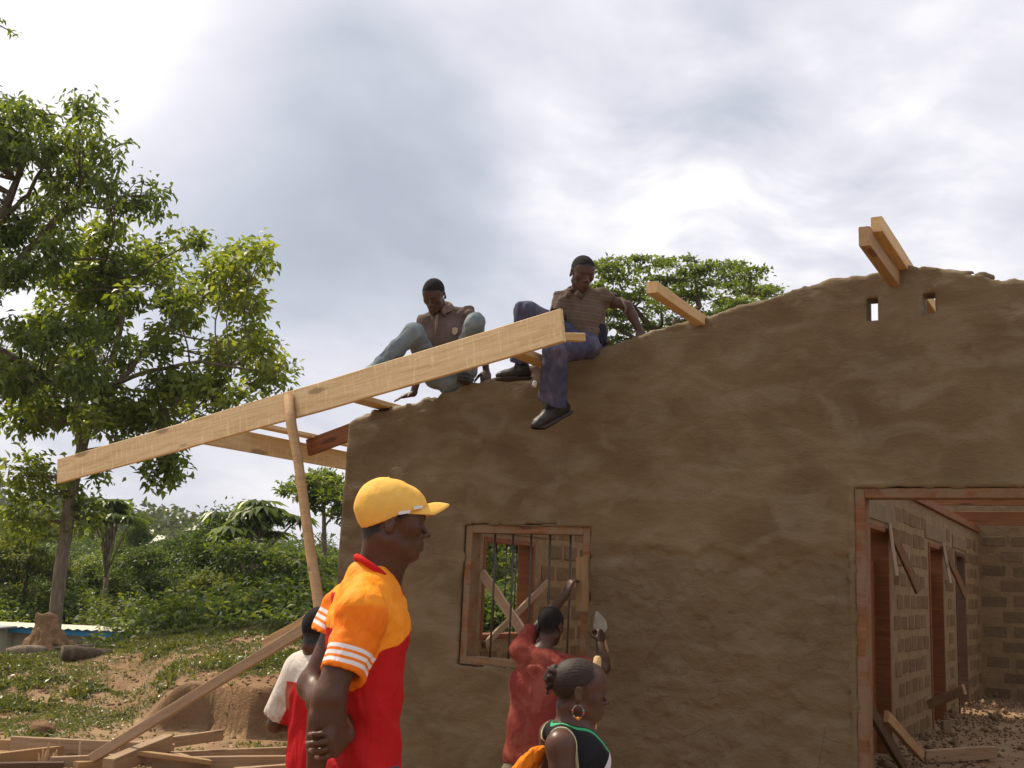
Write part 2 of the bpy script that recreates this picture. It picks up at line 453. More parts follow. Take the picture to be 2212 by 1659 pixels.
def m_plaster():
    t = NT('wet_mud_plaster'); v = t.co()
    big = t.noise(t.co(scale=(1, 1, 1.35), rot=(0, .5, 0)), 1.25, 5, .55, .5)
    smear = t.noise(t.co(scale=(1.1, 1, 2.4), rot=(0, -.35, 0)), 2.5, 5, .5, 1.0)
    fine = t.noise(v, 60, 4, .7)
    c = t.ramp(big, [(.30, (.108, .068, .030)), (.5, (.140, .093, .042)), (.7, (.182, .127, .063))])
    gm = t.ramp(smear, [(.45, (0,0,0)), (.55, (.5,.5,.5)), (.66, (1,1,1))])
    c = t.mix(t.math('MULTIPLY', gm, .58), c, (.200, .152, .086))
    dk = t.noise(t.co(scale=(1.6, 1, 1), rot=(0, .8, 0)), 3.1, 6, .6, .8); c = t.mix(t.math('MULTIPLY', t.step(dk, .60, .07), .28), c, (.095, .058, .026))
    c = t.mix(t.math('MULTIPLY', t.step(fine, .62, .1), .25), c, (.09, .06, .035))
    # lower coat: older, drier, browner and rougher
    sx = t.node('ShaderNodeSeparateXYZ'); t.L.new(v, sx.inputs[0])
    edge = t.math('ADD', sx.outputs[2], t.math('MULTIPLY', t.math('SUBTRACT', t.noise(v, 1.6, 4), .5), .7))
    low = t.math('SUBTRACT', 1., t.step(edge, 1.62, .05))
    rightpart = t.step(sx.outputs[0], -3.4, .25)
    low = t.math('MULTIPLY', low, rightpart)
    c = t.mix(t.math('MULTIPLY', low, .45), c, (.125, .085, .043))
    cr = t.vor(t.co(scale=(1, 1, 1.2)), 2.2, 'DISTANCE_TO_EDGE')
    crw = t.noise(v, 3.0, 6, .6)
    crk = t.math('MULTIPLY', t.math('MULTIPLY', t.math('SUBTRACT', 1., t.step(cr, .004, .004)), low), t.step(crw, .56, .03))
    c = t.mix(t.math('MULTIPLY', crk, .7), c, (.05, .03, .018))
    sc_ = t.noise(t.co(scale=(1, 1, 1.6), rot=(0, .3, 0)), 3.4, 3, .5, .5); ln = t.math('SUBTRACT', 1., t.step(t.math('ABSOLUTE', t.math('SUBTRACT', sc_, .5)), .010, .008))
    ln = t.math('MULTIPLY', t.math('MULTIPLY', ln, low), t.step(t.noise(v, 2.2, 3), .50, .05)); c = t.mix(t.math('MULTIPLY', ln, .2), c, (.055, .034, .016))  # trowel scratches on the lower coat, crevice shade put into their dark colour
    r = t.ramp(smear, [(.4, (.78,)*3), (.7, (.5,)*3)])
    h = t.math('ADD', t.math('MULTIPLY', t.noise(t.co(scale=(1, 1, 2)), 9, 8, .62, .6), 1.0), t.math('MULTIPLY', fine, .18))
    h = t.math('ADD', h, t.math('MULTIPLY', t.noise(v, 22, 5, .65), t.math('ADD', t.math('MULTIPLY', low, .9), .15)))
    h = t.math('SUBTRACT', h, t.math('MULTIPLY', t.math('ADD', crk, t.math('MULTIPLY', ln, 1.)), .25))
    return t.fin(c, r, t.bump(h, .6, .02))
def m_masonry(name, cs, scale=9, bump=.8, dist=.02, rnd=.35):
    t = NT(name); v = t.co(kind='Object')
    oi = t.rnd()
    off = t.node('ShaderNodeVectorMath'); off.operation = 'ADD'; t.L.new(v, off.inputs[0])
    cb = t.node('ShaderNodeCombineXYZ'); t.L.new(t.math('MULTIPLY', oi, 37.), cb.inputs[0]); t.L.new(t.math('MULTIPLY', oi, 11.), cb.inputs[2]); t.L.new(cb.outputs[0], off.inputs[1]); v = off.outputs[0]
    n1 = t.noise(v, scale, 6, .6); c = t.ramp(n1, [(.25, cs[0]), (.55, cs[1]), (.8, cs[2])])
    c = t.mix(t.math('MULTIPLY', oi, rnd), c, tuple(x*.55 for x in cs[0]))
    h = t.math('ADD', n1, t.math('MULTIPLY', t.noise(v, scale*6, 5, .7), .5))
    return t.fin(c, .92, t.bump(h, bump, dist))
def m_wood(name, c0, c1, c2, saw=.3, grey=0., muck=0.):
    t = NT(name); oi = t.rnd()
    tc = t.node('ShaderNodeTexCoord'); ad = t.node('ShaderNodeVectorMath'); ad.operation = 'ADD'; t.L.new(tc.outputs['Object'], ad.inputs[0])
    cb = t.node('ShaderNodeCombineXYZ')
    for i, k in enumerate((31., 7., 13.)): t.L.new(t.math('MULTIPLY', oi, k), cb.inputs[i])
    t.L.new(cb.outputs[0], ad.inputs[1]); base = ad.outputs[0]
    def mp(sc, rot=(0,0,0)):
        x = t.node('ShaderNodeMapping'); t.L.new(base, x.inputs[0]); x.inputs['Scale'].default_value = sc; x.inputs['Rotation'].default_value = rot; return x.outputs[0]
    g = t.noise(mp((.9, 14, 14)), 2.2, 8, .6, 1.1); big = t.noise(mp((1, 2, 2)), 1.4, 4, .5)
    c = t.ramp(g, [(.28, c0), (.5, c1), (.75, c2)])
    c = t.mix(t.math('MULTIPLY', t.step(big, .5, .2), .35), c, tuple(x*.8 for x in c1))
    # diagonal saw marks, on the wood itself
    s1 = t.noise(mp((20, 4, 2.5), (0, .75, 0)), 2.0, 6, .7)
    c = t.mix(t.math('MULTIPLY', t.step(s1, .60, .06), saw), c, tuple(min(1, x*1.35) for x in c2))
    kn = t.vor(mp((.9, 3.5, 3.5)), 1.7); kn2 = t.math('ADD', kn, t.math('MULTIPLY', t.math('SUBTRACT', t.noise(mp((6,12,12)), 3), .5), .15))
    c = t.mix(t.math('MULTIPLY', t.math('SUBTRACT', 1., t.step(kn2, .15, .03)), .7), c, tuple(x*.35 for x in c0))
    if muck:
        mk = t.noise(base, 6, 7, .7, .5); c = t.mix(t.math('MULTIPLY', t.step(mk, .49, .05), muck), c, (.20, .15, .085))
    c = t.mix(t.math('MULTIPLY', oi, .25), c, tuple(x*.7 for x in c0))
    h = t.math('ADD', g, t.math('MULTIPLY', s1, .8))
    return t.fin(c, .72, t.bump(h, .35, .006))
def m_soil():
    t = NT('laterite_soil'); v = t.co()
    n1 = t.noise(v, .55, 8, .6, .4); n2 = t.noise(v, 5, 8, .65); n3 = t.noise(v, 40, 4, .7)
    c = t.ramp(n1, [(.3, (.24, .125, .055)), (.48, (.29, .18, .095)), (.62, (.37, .25, .135)), (.8, (.45, .32, .18))])
    c = t.mix(t.math('MULTIPLY', t.step(n2, .56, .08), .45), c, (.155, .08, .038))
    c = t.mix(t.math('MULTIPLY', t.step(n3, .60, .05), .3), c, (.5, .38, .24))
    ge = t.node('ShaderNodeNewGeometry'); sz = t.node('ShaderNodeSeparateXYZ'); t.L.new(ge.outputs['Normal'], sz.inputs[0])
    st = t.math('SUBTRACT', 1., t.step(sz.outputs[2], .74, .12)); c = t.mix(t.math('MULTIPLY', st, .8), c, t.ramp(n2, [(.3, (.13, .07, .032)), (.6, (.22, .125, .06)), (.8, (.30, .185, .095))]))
    gm = t.attr('tone')                 # how overgrown the ground is
    gg = t.step(t.math('ADD', gm, t.math('MULTIPLY', t.math('SUBTRACT', n2, .5), 1.6)), .50, .14)
    c = t.mix(t.math('MULTIPLY', gg, .65), c, t.ramp(n3, [(.3, (.065, .066, .026)), (.7, (.17, .155, .068))]))
    h = t.math('ADD', n2, t.math('MULTIPLY', n3, .35))
    return t.fin(c, .95, t.bump(h, .9, .06))
def m_leaf(name, ca, cb, cc, trans=.45, rough=.38):
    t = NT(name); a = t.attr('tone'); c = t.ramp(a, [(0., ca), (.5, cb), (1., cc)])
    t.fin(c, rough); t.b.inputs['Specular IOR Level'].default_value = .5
    tr = t.node('ShaderNodeBsdfTranslucent'); t.L.new(t.mix(1., c, (1.9, 1.75, .55), 'MULTIPLY'), tr.inputs[0])
    mx = t.node('ShaderNodeMixShader'); mx.inputs[0].default_value = trans
    t.L.new(t.b.outputs[0], mx.inputs[1]); t.L.new(tr.outputs[0], mx.inputs[2]); t.L.new(mx.outputs[0], t.out.inputs[0]); return t.m
def m_bark(name, c0, c1, c2):
    t = NT(name); g = t.noise(t.co(scale=(6, 6, 1.2)), 2.5, 7, .65, .5)
    return t.fin(t.ramp(g, [(.3, c0), (.5, c1), (.75, c2)]), .9, t.bump(g, .8, .03))
def m_skin(name, c, dark=.6, rough=.42):
    t = NT(name); v = t.co(); n = t.noise(v, 9, 5, .6); f = t.noise(v, 220, 3, .6)
    col = t.ramp(n, [(.3, tuple(x*dark for x in c)), (.7, c)])
    col = t.mix(t.attr('hair'), col, (.013, .010, .009))
    col = t.mix(t.attr('lip'), col, (.17, .05, .04))
    col = t.mix(t.attr('palm'), col, (.30, .15, .10))
    return t.fin(col, t.ramp(n, [(.3, (rough+.1,)*3), (.7, (rough-.06,)*3)]), t.bump(t.math('ADD', t.math('MULTIPLY', f, .3), t.noise(v, 45, 4, .6)), .35, .004))
def m_cloth(name, col, fold=.5, rough=.85, node=None, dirt=None, weave=350):
    t = NT(name); v = t.co(); 
    c = node(t) if node else col
    n = t.noise(v, 6, 5, .6, .6)
    c = t.mix(t.math('MULTIPLY', t.step(n, .55, .15), .16), c, (.02, .012, .01))
    if dirt:
        d = t.noise(v, 4.5, 6, .6, .5); c = t.mix(t.math('MULTIPLY', t.step(d, .56, .07), dirt[1]), c, dirt[0])
    h = t.math('ADD', t.noise(t.co(scale=(1, 1, .45), rot=(.3, .4, .2)), 14, 3, .5, 1.6), t.math('MULTIPLY', t.noise(v, weave, 2), .03))
    return t.fin(c, rough, t.bump(h, fold, .02), **{'Specular IOR Level': .12})
def m_flat(name, c, rough=.6, metal=0., bs=30, bstr=.2, var=.25):
    t = NT(name); v = t.co(); n = t.noise(v, bs, 5, .6)
    col = t.ramp(n, [(.3, tuple(x*(1-var) for x in c)), (.7, c)])
    return t.fin(col, rough, t.bump(n, bstr, .004), Metallic=metal)
M['plaster'] = m_plaster()
M['block'] = m_masonry('sandcrete_block', [(.145, .086, .038), (.19, .118, .054), (.24, .155, .075)], 14)
M['block_grey'] = m_masonry('damp_grey_block', [(.15, .098, .050), (.195, .132, .07), (.24, .168, .092)], 14)
M['mortar'] = m_masonry('smeared_mortar', [(.20, .132, .066), (.265, .182, .094), (.32, .228, .122)], 7, 1., .03, 0)
M['lintel'] = m_masonry('concrete_lintel', [(.16, .112, .060), (.205, .147, .082), (.25, .185, .108)], 6, .6, .02, 0)
M['wood'] = m_wood('fresh_sawn_plank', (.50, .33, .145), (.68, .49, .255), (.80, .63, .385), .5)
M['wood2'] = m_wood('sawn_purlin', (.46, .28, .11), (.60, .40, .18), (.72, .52, .27), .2)
M['pole'] = m_wood('rough_pole', (.27, .155, .07), (.40, .245, .115), (.50, .33, .17), .15)
M['weathered'] = m_wood('weathered_board', (.24, .15, .085), (.36, .24, .14), (.47, .335, .21), .2)
M['redwood'] = m_wood('red_hardwood', (.13, .042, .013), (.22, .080, .025), (.32, .135, .045), .05)
M['redframe'] = m_wood('mud_smeared_frame', (.12, .042, .015), (.20, .080, .028), (.31, .16, .062), .1, muck=.7)
M['darkwood'] = m_wood('dark_old_timber', (.06, .032, .018), (.10, .055, .03), (.15, .09, .05), .05)
M['iron'] = m_flat('rusty_iron', (.10, .085, .075), .55, .6)
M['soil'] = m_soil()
M['rubble'] = m_masonry('rubble', [(.15, .09, .05), (.24, .155, .085), (.36, .25, .14)], 25, .8, .02, .4)
M['leaf_a'] = m_leaf('leaf_bright', (.080, .120, .025), (.145, .195, .038), (.25, .29, .06), .5)
M['leaf_b'] = m_leaf('leaf_deep', (.062, .098, .024), (.105, .152, .036), (.19, .235, .055), .5)
M['leaf_c'] = m_leaf('leaf_forest', (.022, .045, .011), (.050, .088, .020), (.13, .17, .038), .45, .55)
M['leaf_d'] = m_leaf('leaf_yellowish', (.045, .075, .018), (.085, .12, .028), (.17, .18, .045), .42, .6)
M['leaf_far'] = m_leaf('leaf_far', (.04, .06, .02), (.06, .085, .025), (.10, .12, .035), .3)
M['weed'] = m_leaf('weed_leaf', (.06, .075, .02), (.10, .125, .032), (.19, .19, .06), .3)
M['bark'] = m_bark('grey_bark', (.10, .075, .05), (.19, .145, .10), (.30, .24, .17))
M['bark_d'] = m_bark('dark_bark', (.05, .035, .022), (.09, .065, .04), (.15, .11, .075))
M['termite'] = m_masonry('rotting_stump', [(.17, .095, .045), (.27, .16, .08), (.36, .235, .13)], 6, 1., .06, 0)
# ------------------------------------------------------------------ ground
MOUND_C = None
def sstep(x, a, b):
    t = np.clip((x-a)/(b-a), 0, 1); return t*t*(3-2*t)
_cp = [P(x, y, 16.6) for x, y in ((0, 1416), (100, 1408), (200, 1399), (290, 1392), (335, 1378), (420, 1368), (500, 1361), (560, 1357), (620, 1360), (700, 1364))]
CR_AZ = [-.9]+[float(p[0]/p[1]) for p in _cp]+[-.08, 0, .3]; CR_Z = [-.5]+[float(p[2]) for p in _cp]+[.25, 0., -.38]
def ground_z(x, y):
    x = np.asarray(x, float); y = np.asarray(y, float)
    near = -.12-.26*sstep(y, 3.5, 7.)
    # crest of the mound, height by azimuth
    az = x/np.maximum(y, 1.)
    cr = np.interp(az, CR_AZ, CR_Z)
    d0 = .22*vnoise(np.stack([x*1.9, 0*x, 0*x+4], -1))+np.interp(az, [-.7, -.47, -.35, -.28, -.22], [11.6, 11.6, 12.2, 12.3, 12.0])
    rise = sstep(y, d0, d0+3.9)
    cut = sstep(az, -.325, -.28)*(1-sstep(az, -.14, -.08))*.92
    rise = rise*(1-cut)+cut*np.clip(.62*sstep(y, d0, d0+.16)+.38*sstep(y, d0+.2, d0+3.9), 0, 1)
    z = near+(cr-near)*rise
    drop = sstep(y, 16.7, 21.5)
    z = z*(1-drop)+(-3.1)*drop
    house = sstep(x*math.cos(TH)-y*math.sin(TH), -6.6, -5.9)*sstep(x*math.sin(TH)+y*math.cos(TH), DIST-.6, DIST+.2)*(1-sstep(x*math.sin(TH)+y*math.cos(TH), DIST+14, DIST+19))
    z = z*(1-house)+np.minimum(z, -.25)*house
    zz = z+.035*fbm(np.stack([x*.9, y*.9, 0*x], -1), 4)*(1-house)
    bump = sstep(y, 11., 12.5)*(1-drop); zz = zz+.045*bump*fbm(np.stack([x*1.7, y*1.7, 0*x+5], -1), 4, .6)
    # forest floor and far wooded hills
    far = sstep(y, 60, 230)
    hill = -.2+1.35*11.*np.exp(-((x+105)/22.)**2)+1.5*6.5*np.exp(-((x+62)/16.)**2)+3.5*np.exp(-((x+20)/40.)**2)+2.*vnoise(np.stack([x/30., y/40., 0*x], -1))
    return zz+far*(hill)
def gz1(x, y): return float(ground_z(np.array([x]), np.array([y]))[0])
def terrain():
    ys = np.concatenate([np.linspace(-14, 2, 30), np.linspace(2.1, 18, 260), np.geomspace(18.2, 900, 90)])
    xs = np.unique(np.concatenate([-np.geomspace(14, 700, 40), np.linspace(-13.9, 8, 330), np.geomspace(8.2, 700, 45)]))
    X, Y = np.meshgrid(xs, ys, indexing='ij'); Zg = ground_z(X, Y)
    v = np.stack([X, Y, Zg], -1).reshape(-1, 3)
    n, m = X.shape; i = np.arange(n-1)[:, None]*m+np.arange(m-1)[None]; i = i.ravel()
    q = np.stack([i, i+m, i+m+1, i+1], 1)
    g = grass_mask(v[:, 0], v[:, 1])
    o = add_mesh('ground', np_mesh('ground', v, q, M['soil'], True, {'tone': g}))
    tag(o, kind='structure')
def grass_mask(x, y):
    n = .6*fbm(np.stack([x*.55, y*.55, 0*x+2], -1), 4, .6)+.55*fbm(np.stack([x*2.6, y*2.6, 0*x+9], -1), 3, .6)
    base = .42*sstep(y, 10.3, 12.)+.10*sstep(y, 13.3, 15)
    far = sstep(y, 17, 21)
    az = x/np.maximum(y, 1); cutbare = sstep(az, -.335, -.30)*(1-sstep(az, -.2, -.15))*sstep(y, 11.7, 12.)*(1-sstep(y, 12.8, 13.1))
    return np.clip(base+.42*n*sstep(y, 10., 11.5)+far*.8-.5*cutbare, 0, 1)
terrain()

# ------------------------------------------------------------------ the unfinished house
HROOT = empty('unfinished_house', tuple(V*DIST), -TH, label='unfinished house with wet brown mud plastered gable wall and open roof', cat='house')
S0, S1 = -5.61, 3.59
def gable_top(s):
    px = [(752,912),(765,899),(830,881),(900,866),(960,851),(1040,823),(1110,806),(1170,789),(1250,763),(1300,752),(1390,727),(1440,709),(1530,685),(1600,665),(1690,640),(1740,620),(1800,604),(1860,594),(1905,586),(1960,579),(2010,576),(2080,582),(2150,590),(2212,600)]
    q = np.array([PF(x, y, 0)[[0, 2]] for x, y in px])
    q = np.vstack([[-5.7, 2.6], q, [.3, 3.24], [1.5, 3.04], [3.5, 2.68], [3.7, 2.6]])
    return np.interp(s, q[:, 0], q[:, 1])
WIN = (-4.41, -3.335, .775, 1.83); DOOR = (-1.51, -.08, -1., 2.10)
def facade():
    h = .0185; F = SDF((S0, 0, -.6), (S1, .16, 3.65), h)
    X = F.ax[0][:, None, None]; Y = F.ax[1][None, :, None]; Zz = F.ax[2][None, None, :]
    sx = F.ax[0]; top = gable_top(sx)
    top = top+.022*fbm(np.stack([sx*3.1, 0*sx, 0*sx], -1), 5, .62)+.012*vnoise(np.stack([sx*14, 0*sx, 0*sx+3], -1))
    XX, ZZ = np.meshgrid(F.ax[0], F.ax[2], indexing='ij')
    tb = top[:, None, None]+.02*vnoise(np.stack(np.broadcast_arrays(X*8, Y*14, 0*X+7.), -1))
    d = np.maximum((Zz-tb)*.97, -(Zz+.55))
    wl = .012*fbm(np.stack([0*ZZ, ZZ*2.5, 0*ZZ+1], -1), 3)[:, None, :]
    d = np.maximum(d, np.maximum(S0+.01+wl-X, X-S1))
    relief = .011*fbm(np.stack([XX*1.3, ZZ*1.6, 0*XX], -1), 3)+.005*fbm(np.stack([XX*5, ZZ*9, 0*XX+3], -1), 3)
    low = (1-sstep(ZZ+.16*fbm(np.stack([XX*2, ZZ*2, 0*XX], -1), 4, .6), 1.58, 1.62))*sstep(XX+.1*vnoise(np.stack([XX*3, ZZ*5, 0*XX], -1)), -3.35, -3.15)
    chips = sstep(fbm(np.stack([XX*2.6+.8*ZZ, ZZ*3.4, 0*XX+2], -1), 5, .62), .28, .36)*.012
    relief = relief+low*(.010+chips+.011*fbm(np.stack([XX*7, ZZ*8, 0*XX+8], -1), 5, .65))
    d = np.maximum(d, np.maximum(relief[:, None, :]-Y, Y-.15)).astype(np.float32)
    def hole(x0, x1, z0, z1):
        nonlocal d
        q = np.maximum(np.maximum(x0-X, X-x1), np.maximum(z0-Zz, Zz-z1)); d = np.maximum(d, -q)
    hole(*WIN); hole(*DOOR)
    for (a, b) in (((1872, 645), (1897, 692)), ((1993, 634), (2021, 675))):
        p = PF(*a, 0); q = PF(*b, 0); hole(p[0], q[0], q[2], p[2])
    F.d[:] = d
    # lumps of plaster and chips at the corner
    for k in range(90):
        s_ = rng.uniform(-5.5, -.4); F.ell((s_, rng.uniform(.02, .12), gable_top(s_)-.004+rng.normal(0, .006)), rng.uniform(.018, .035, 3)*[1.5, 1, .7], k=.03)
    for k in range(150):               # plaster pushed unevenly over the timber frames
        zz_ = rng.uniform(-.4, 2.12); F.ell((DOOR[0]+rng.uniform(-.012, .006), .002, zz_), (rng.uniform(.010, .024), .014, rng.uniform(.02, .07)), k=.012)
    for k in range(60):
        F.ell((rng.uniform(DOOR[0], DOOR[1]), .002, DOOR[3]+rng.uniform(-.004, .012)), (rng.uniform(.02, .08), .014, rng.uniform(.010, .018)), k=.012)
    for k in range(110):
        e_ = k % 4; a_ = rng.random(); sx_ = WIN[0]+a_*(WIN[1]-WIN[0]) if e_ < 2 else (WIN[0], WIN[1])[e_-2]+rng.normal(0, .005); sz_ = (WIN[2], WIN[3])[e_]+rng.normal(0, .005) if e_ < 2 else WIN[2]+a_*(WIN[3]-WIN[2])
        r2 = (rng.uniform(.02, .06), .012, rng.uniform(.008, .016)); F.ell((sx_, .002, sz_), r2 if e_ < 2 else (r2[2], .012, r2[0]), k=.010)
    v, q = F.nets(0)
    vents = []
    for (a, b) in (((1872, 645), (1897, 692)), ((1993, 634), (2021, 675))):
        p_ = PF(*a, 0); r_ = PF(*b, 0); vents.append((p_[0], r_[0], r_[2], p_[2]))
    for (x0, x1, z0, z1) in vents:      # keep the small openings crisp
        inz = (v[:, 2] > z0-h) & (v[:, 2] < z1+h); inx = (v[:, 0] > x0-h) & (v[:, 0] < x1+h)
        for c_ in (x0, x1): v[:, 0] = np.where(inz & (np.abs(v[:, 0]-c_) < h*.75), c_, v[:, 0])
        for c_ in (z0, z1): v[:, 2] = np.where(inx & (np.abs(v[:, 2]-c_) < h*.75), c_, v[:, 2])
    me = np_mesh('plastered_gable', v, q, M['plaster'], True)
    add_mesh('plastered_gable', me, HROOT)
facade()
def wall_with_openings(name, s0, s1, t0, t1, z0, z1, ops, mat):
    """straight mortar wall in house coords; ops = openings along the longer side (a,b,za,zb)"""
    alongt = (t1-t0) > (s1-s0); bx = []
    a0, a1 = (t0, t1) if alongt else (s0, s1)
    cur = a0
    def put(a, b, c, d):
        if b-a < 1e-4 or d-c < 1e-4: return
        bx.append((s0, s1, a, b, c, d) if alongt else (a, b, t0, t1, c, d))
    for (a, b, za, zb) in sorted(ops):
        put(cur, a, z0, z1); put(a, b, z0, za); put(a, b, zb, z1); cur = b
    put(cur, a1, z0, z1)
    o = add_mesh(name, boxes_mesh(name, bx, mat), HROOT); return o
SW_OPS = [(2.0, 3.06, .85, 1.83), (5.6, 6.7, .85, 1.83), (8.6, 9.7, .85, 1.83)]
PW_OPS = [(2.88, 3.82, -.1, 2.07), (6.22, 7.26, -.1, 2.07), (8.42, 9.33, -.1, 2.07)]
side = wall_with_openings('side_wall', -5.60, -5.42, .151, 11.3, -.55, 2.62, SW_OPS, M['mortar'])
part = wall_with_openings('partition_wall', -2.17, -2.0, .151, 11.1, -.1, 2.46, PW_OPS, M['mortar'])
BW_OPS = [(-.98, .0, -.1, 2.05)]
back = wall_with_openings('back_wall', -5.419, 3.58, 11.101, 11.27, -.1, 2.9, BW_OPS, M['mortar'])
right = wall_with_openings('right_wall', 3.42, 3.58, .152, 11.1, -.5, 2.6, [(3., 4.2, .85, 1.83), (7., 8.2, .85, 1.83)], M['mortar'])
floor = add_mesh('floor', boxes_mesh('floor', [(-5.419, 3.419, .1, 11.1, -.3, -.004)], M['soil']), HROOT)
# individual blocks standing proud of the smeared mortar
def rock_box(name, L, d, h, mat, seed):
    r = np.random.default_rng(seed); me = boxes_mesh(name, [(-L/2, L/2, -d/2, d/2, -h/2, h/2)], mat)
    import bmesh
    bm = bmesh.new(); bm.from_mesh(me); bmesh.ops.bevel(bm, geom=bm.edges[:], offset=.008, segments=1, affect='EDGES')
    for v in bm.verts: v.co += Vector(r.normal(0, .0025, 3))
    bm.to_mesh(me); bm.free(); return me
BLK = [rock_box('brick', .345, .05, .150, M['block'], i) for i in range(6)]
BLKG = [rock_box('brick', .36, .05, .165, M['block_grey'], i+9) for i in range(4)]
def lay(parent, face, const, a0, a1, z0, z1, ops, meshes, pitch=(.385, .215), name='brick', limit=999, jit=1.):
    n = 0; row = 0; z = z0+.1
    while z+.05 < z1:
        a = a0+(.19 if row % 2 else .36)-.17
        while a < a1:
            ca = a+random.uniform(-.012, .012)*jit; cz = z+random.uniform(-.008, .008)*jit
            if ca-.17 > a0-.02 and ca+.17 < a1+.02 and not any(ca+.19 > o[0]-.06 and ca-.19 < o[1]+.06 and cz+.09 > o[2] and cz-.09 < o[3]+.10 for o in ops):
                if n < limit:
                    o = bpy.data.objects.new(name, random.choice(meshes)); link(o, parent)
                    pr = random.uniform(.002, .008)
                    if face == 's': o.location = (const+pr-.025, ca, cz); o.rotation_euler = (random.gauss(0, .012), random.gauss(0, .01), math.pi/2+random.gauss(0, .008))
                    else: o.location = (ca, const-pr+.025, cz); o.rotation_euler = (random.gauss(0, .01), random.gauss(0, .015), 0)
                    o.scale = (random.uniform(.86, 1.0), 1, random.uniform(.86, 1.04)); n += 1
            a += pitch[0]
        z += pitch[1]; row += 1
    return n
nb = lay(side, 's', -5.42, .25, 5.2, .35, 2.45, SW_OPS, BLK)
nb += lay(part, 's', -2.0, 1.9, 11.0, .0, 2.40, PW_OPS, BLK)
nb += lay(back, 't', 11.10, -1.98, -1.05, .0, 2.5, BW_OPS, BLKG, (.42, .225))
# concrete lintels over the partition doors
for a, b, _, zt in PW_OPS:
    o = add_mesh('lintel', boxes_mesh('lintel', [(-2.16, -1.988, a-.22, b+.25, zt+.045, zt+.20)], M['lintel']), part)
add_mesh('lintel', boxes_mesh('lintel', [(-5.5, -5.405, 1.85, 3.3, 1.88, 2.0)], M['lintel']), side)
def opening_frame(name, parent, wallface, a0, a1, z0, z1, c0, c1, w, mat, sill=True):
    """four-sided timber frame lining an opening; wallface 's' = wall runs along t"""
    bx = [(a0, a0+w, z0, z1), (a1-w, a1, z0, z1), (a0+w, a1-w, z1-w, z1)]
    if sill: bx.append((a0+w, a1-w, z0, z0+w))
    if wallface == 's': B = [(c0, c1, a, b, z, zz) for a, b, z, zz in bx]
    else: B = [(a, b, c0, c1, z, zz) for a, b, z, zz in bx]
    me = boxes_mesh(name, B, mat)
    import bmesh
    bm = bmesh.new(); bm.from_mesh(me); bmesh.ops.bevel(bm, geom=bm.edges[:], offset=.004, segments=1, affect='EDGES'); bm.to_mesh(me); bm.free()
    return add_mesh(name, me, parent)
# front window
wf = opening_frame('window_frame', HROOT, 't', WIN[0]+.012, WIN[1]-.012, WIN[2]+.012, WIN[3]-.012, .012, .148, .058, M['redframe'])
for x in (1070, 1109, 1148, 1189, 1233):
    s_ = PF(x, 1170, .08)[0]
    g = Geo().tube([(s_, .08, WIN[2]+.05), (s_+.002, .082, 1.3), (s_-.003, .08, WIN[3]-.05)], [.008]*3, 8)
    add_mesh('window_bar', g.mesh('window_bar', M['iron']), wf)
def PH(x, y, t): q = PF(x, y, t); return q
board('brace', PH(1040, 1237, .17), PH(1142, 1385, .17), .03, .075, M['weathered'], wf, up=(0, 1, 0) if False else (0, 0, 1), seed=4)
# side window seen through it
sw = opening_frame('window_frame', side, 's', 2.0, 3.06, .85, 1.83, -5.60, -5.415, .05, M['redwood'])
for k in range(4):
    t_ = 2.22+.21*k
    add_mesh('window_bar', Geo().tube([(-5.53, t_, .88), (-5.53, t_, 1.8)], [.008]*2, 8).mesh('window_bar', M['iron']), sw)
b_ = board('brace', (-5.39, 2.05, .80), (-5.39, 3.3, 1.42), .03, .07, M['weathered'], sw, seed=5)
for a, b, c, d in SW_OPS[1:]: opening_frame('window_frame', side, 's', a, b, c, d, -5.60, -5.415, .05, M['redwood'])
# front door frame
df = opening_frame('door_frame', HROOT, 't', DOOR[0]+.012, DOOR[1]-.012, -.4, DOOR[3]-.012, .0, .15, .062, M['redframe'], False)
for k, (a, b, _, zt) in enumerate(PW_OPS):
    f = opening_frame('door_frame', part, 's', a, b, -.05, zt, -2.175, -1.985, .05, M['redwood'] if k < 2 else M['darkwood'], False)
    if k < 2:
        m = (a+b)/2
        board('brace', (-1.965, b-.08, zt-.0), (-1.78, a+.10, zt-.50), .03, .10, M['weathered'], f, seed=k)
        board('brace', (-1.955, b-.06, zt-.02), (-1.78, b+.30, zt-.58), .03, .09, M['redframe'], f, seed=k+3)
        add_mesh('door_panel', boxes_mesh('door_panel', [(-2.15, -2.12, a+.05, b-.05, 0.0, zt-.32)], M['redwood']), f)
opening_frame('door_frame', back, 't', -.98, 0, -.05, 2.05, 11.08, 11.28, .05, M['redwood'], False)
# ceiling timbers
board('wall_plate', (-2.02, .6, 2.51), (-2.02, 11.05, 2.51), .12, .09, M['redwood'], part, seed=1)
for t_, z_, hh in ((10.6, 2.66, .20), (10.2, 2.90, .16), (6.1, 2.78, .17), (2.3, 2.62, .14)):
    board('ceiling_joist', (-5.3, t_, z_), (3.3, t_, z_), .05, hh, M['redwood'], HROOT, seed=int(t_))
board('strut', (-1.9, 6.0, 2.62), (-.9, 6.0, 3.15), .05, .09, M['redwood'], HROOT, seed=8)
board('strut', (-.95, 10.55, 2.6), (-.95, 10.55, 3.2), .05, .10, M['redwood'], HROOT, seed=9)
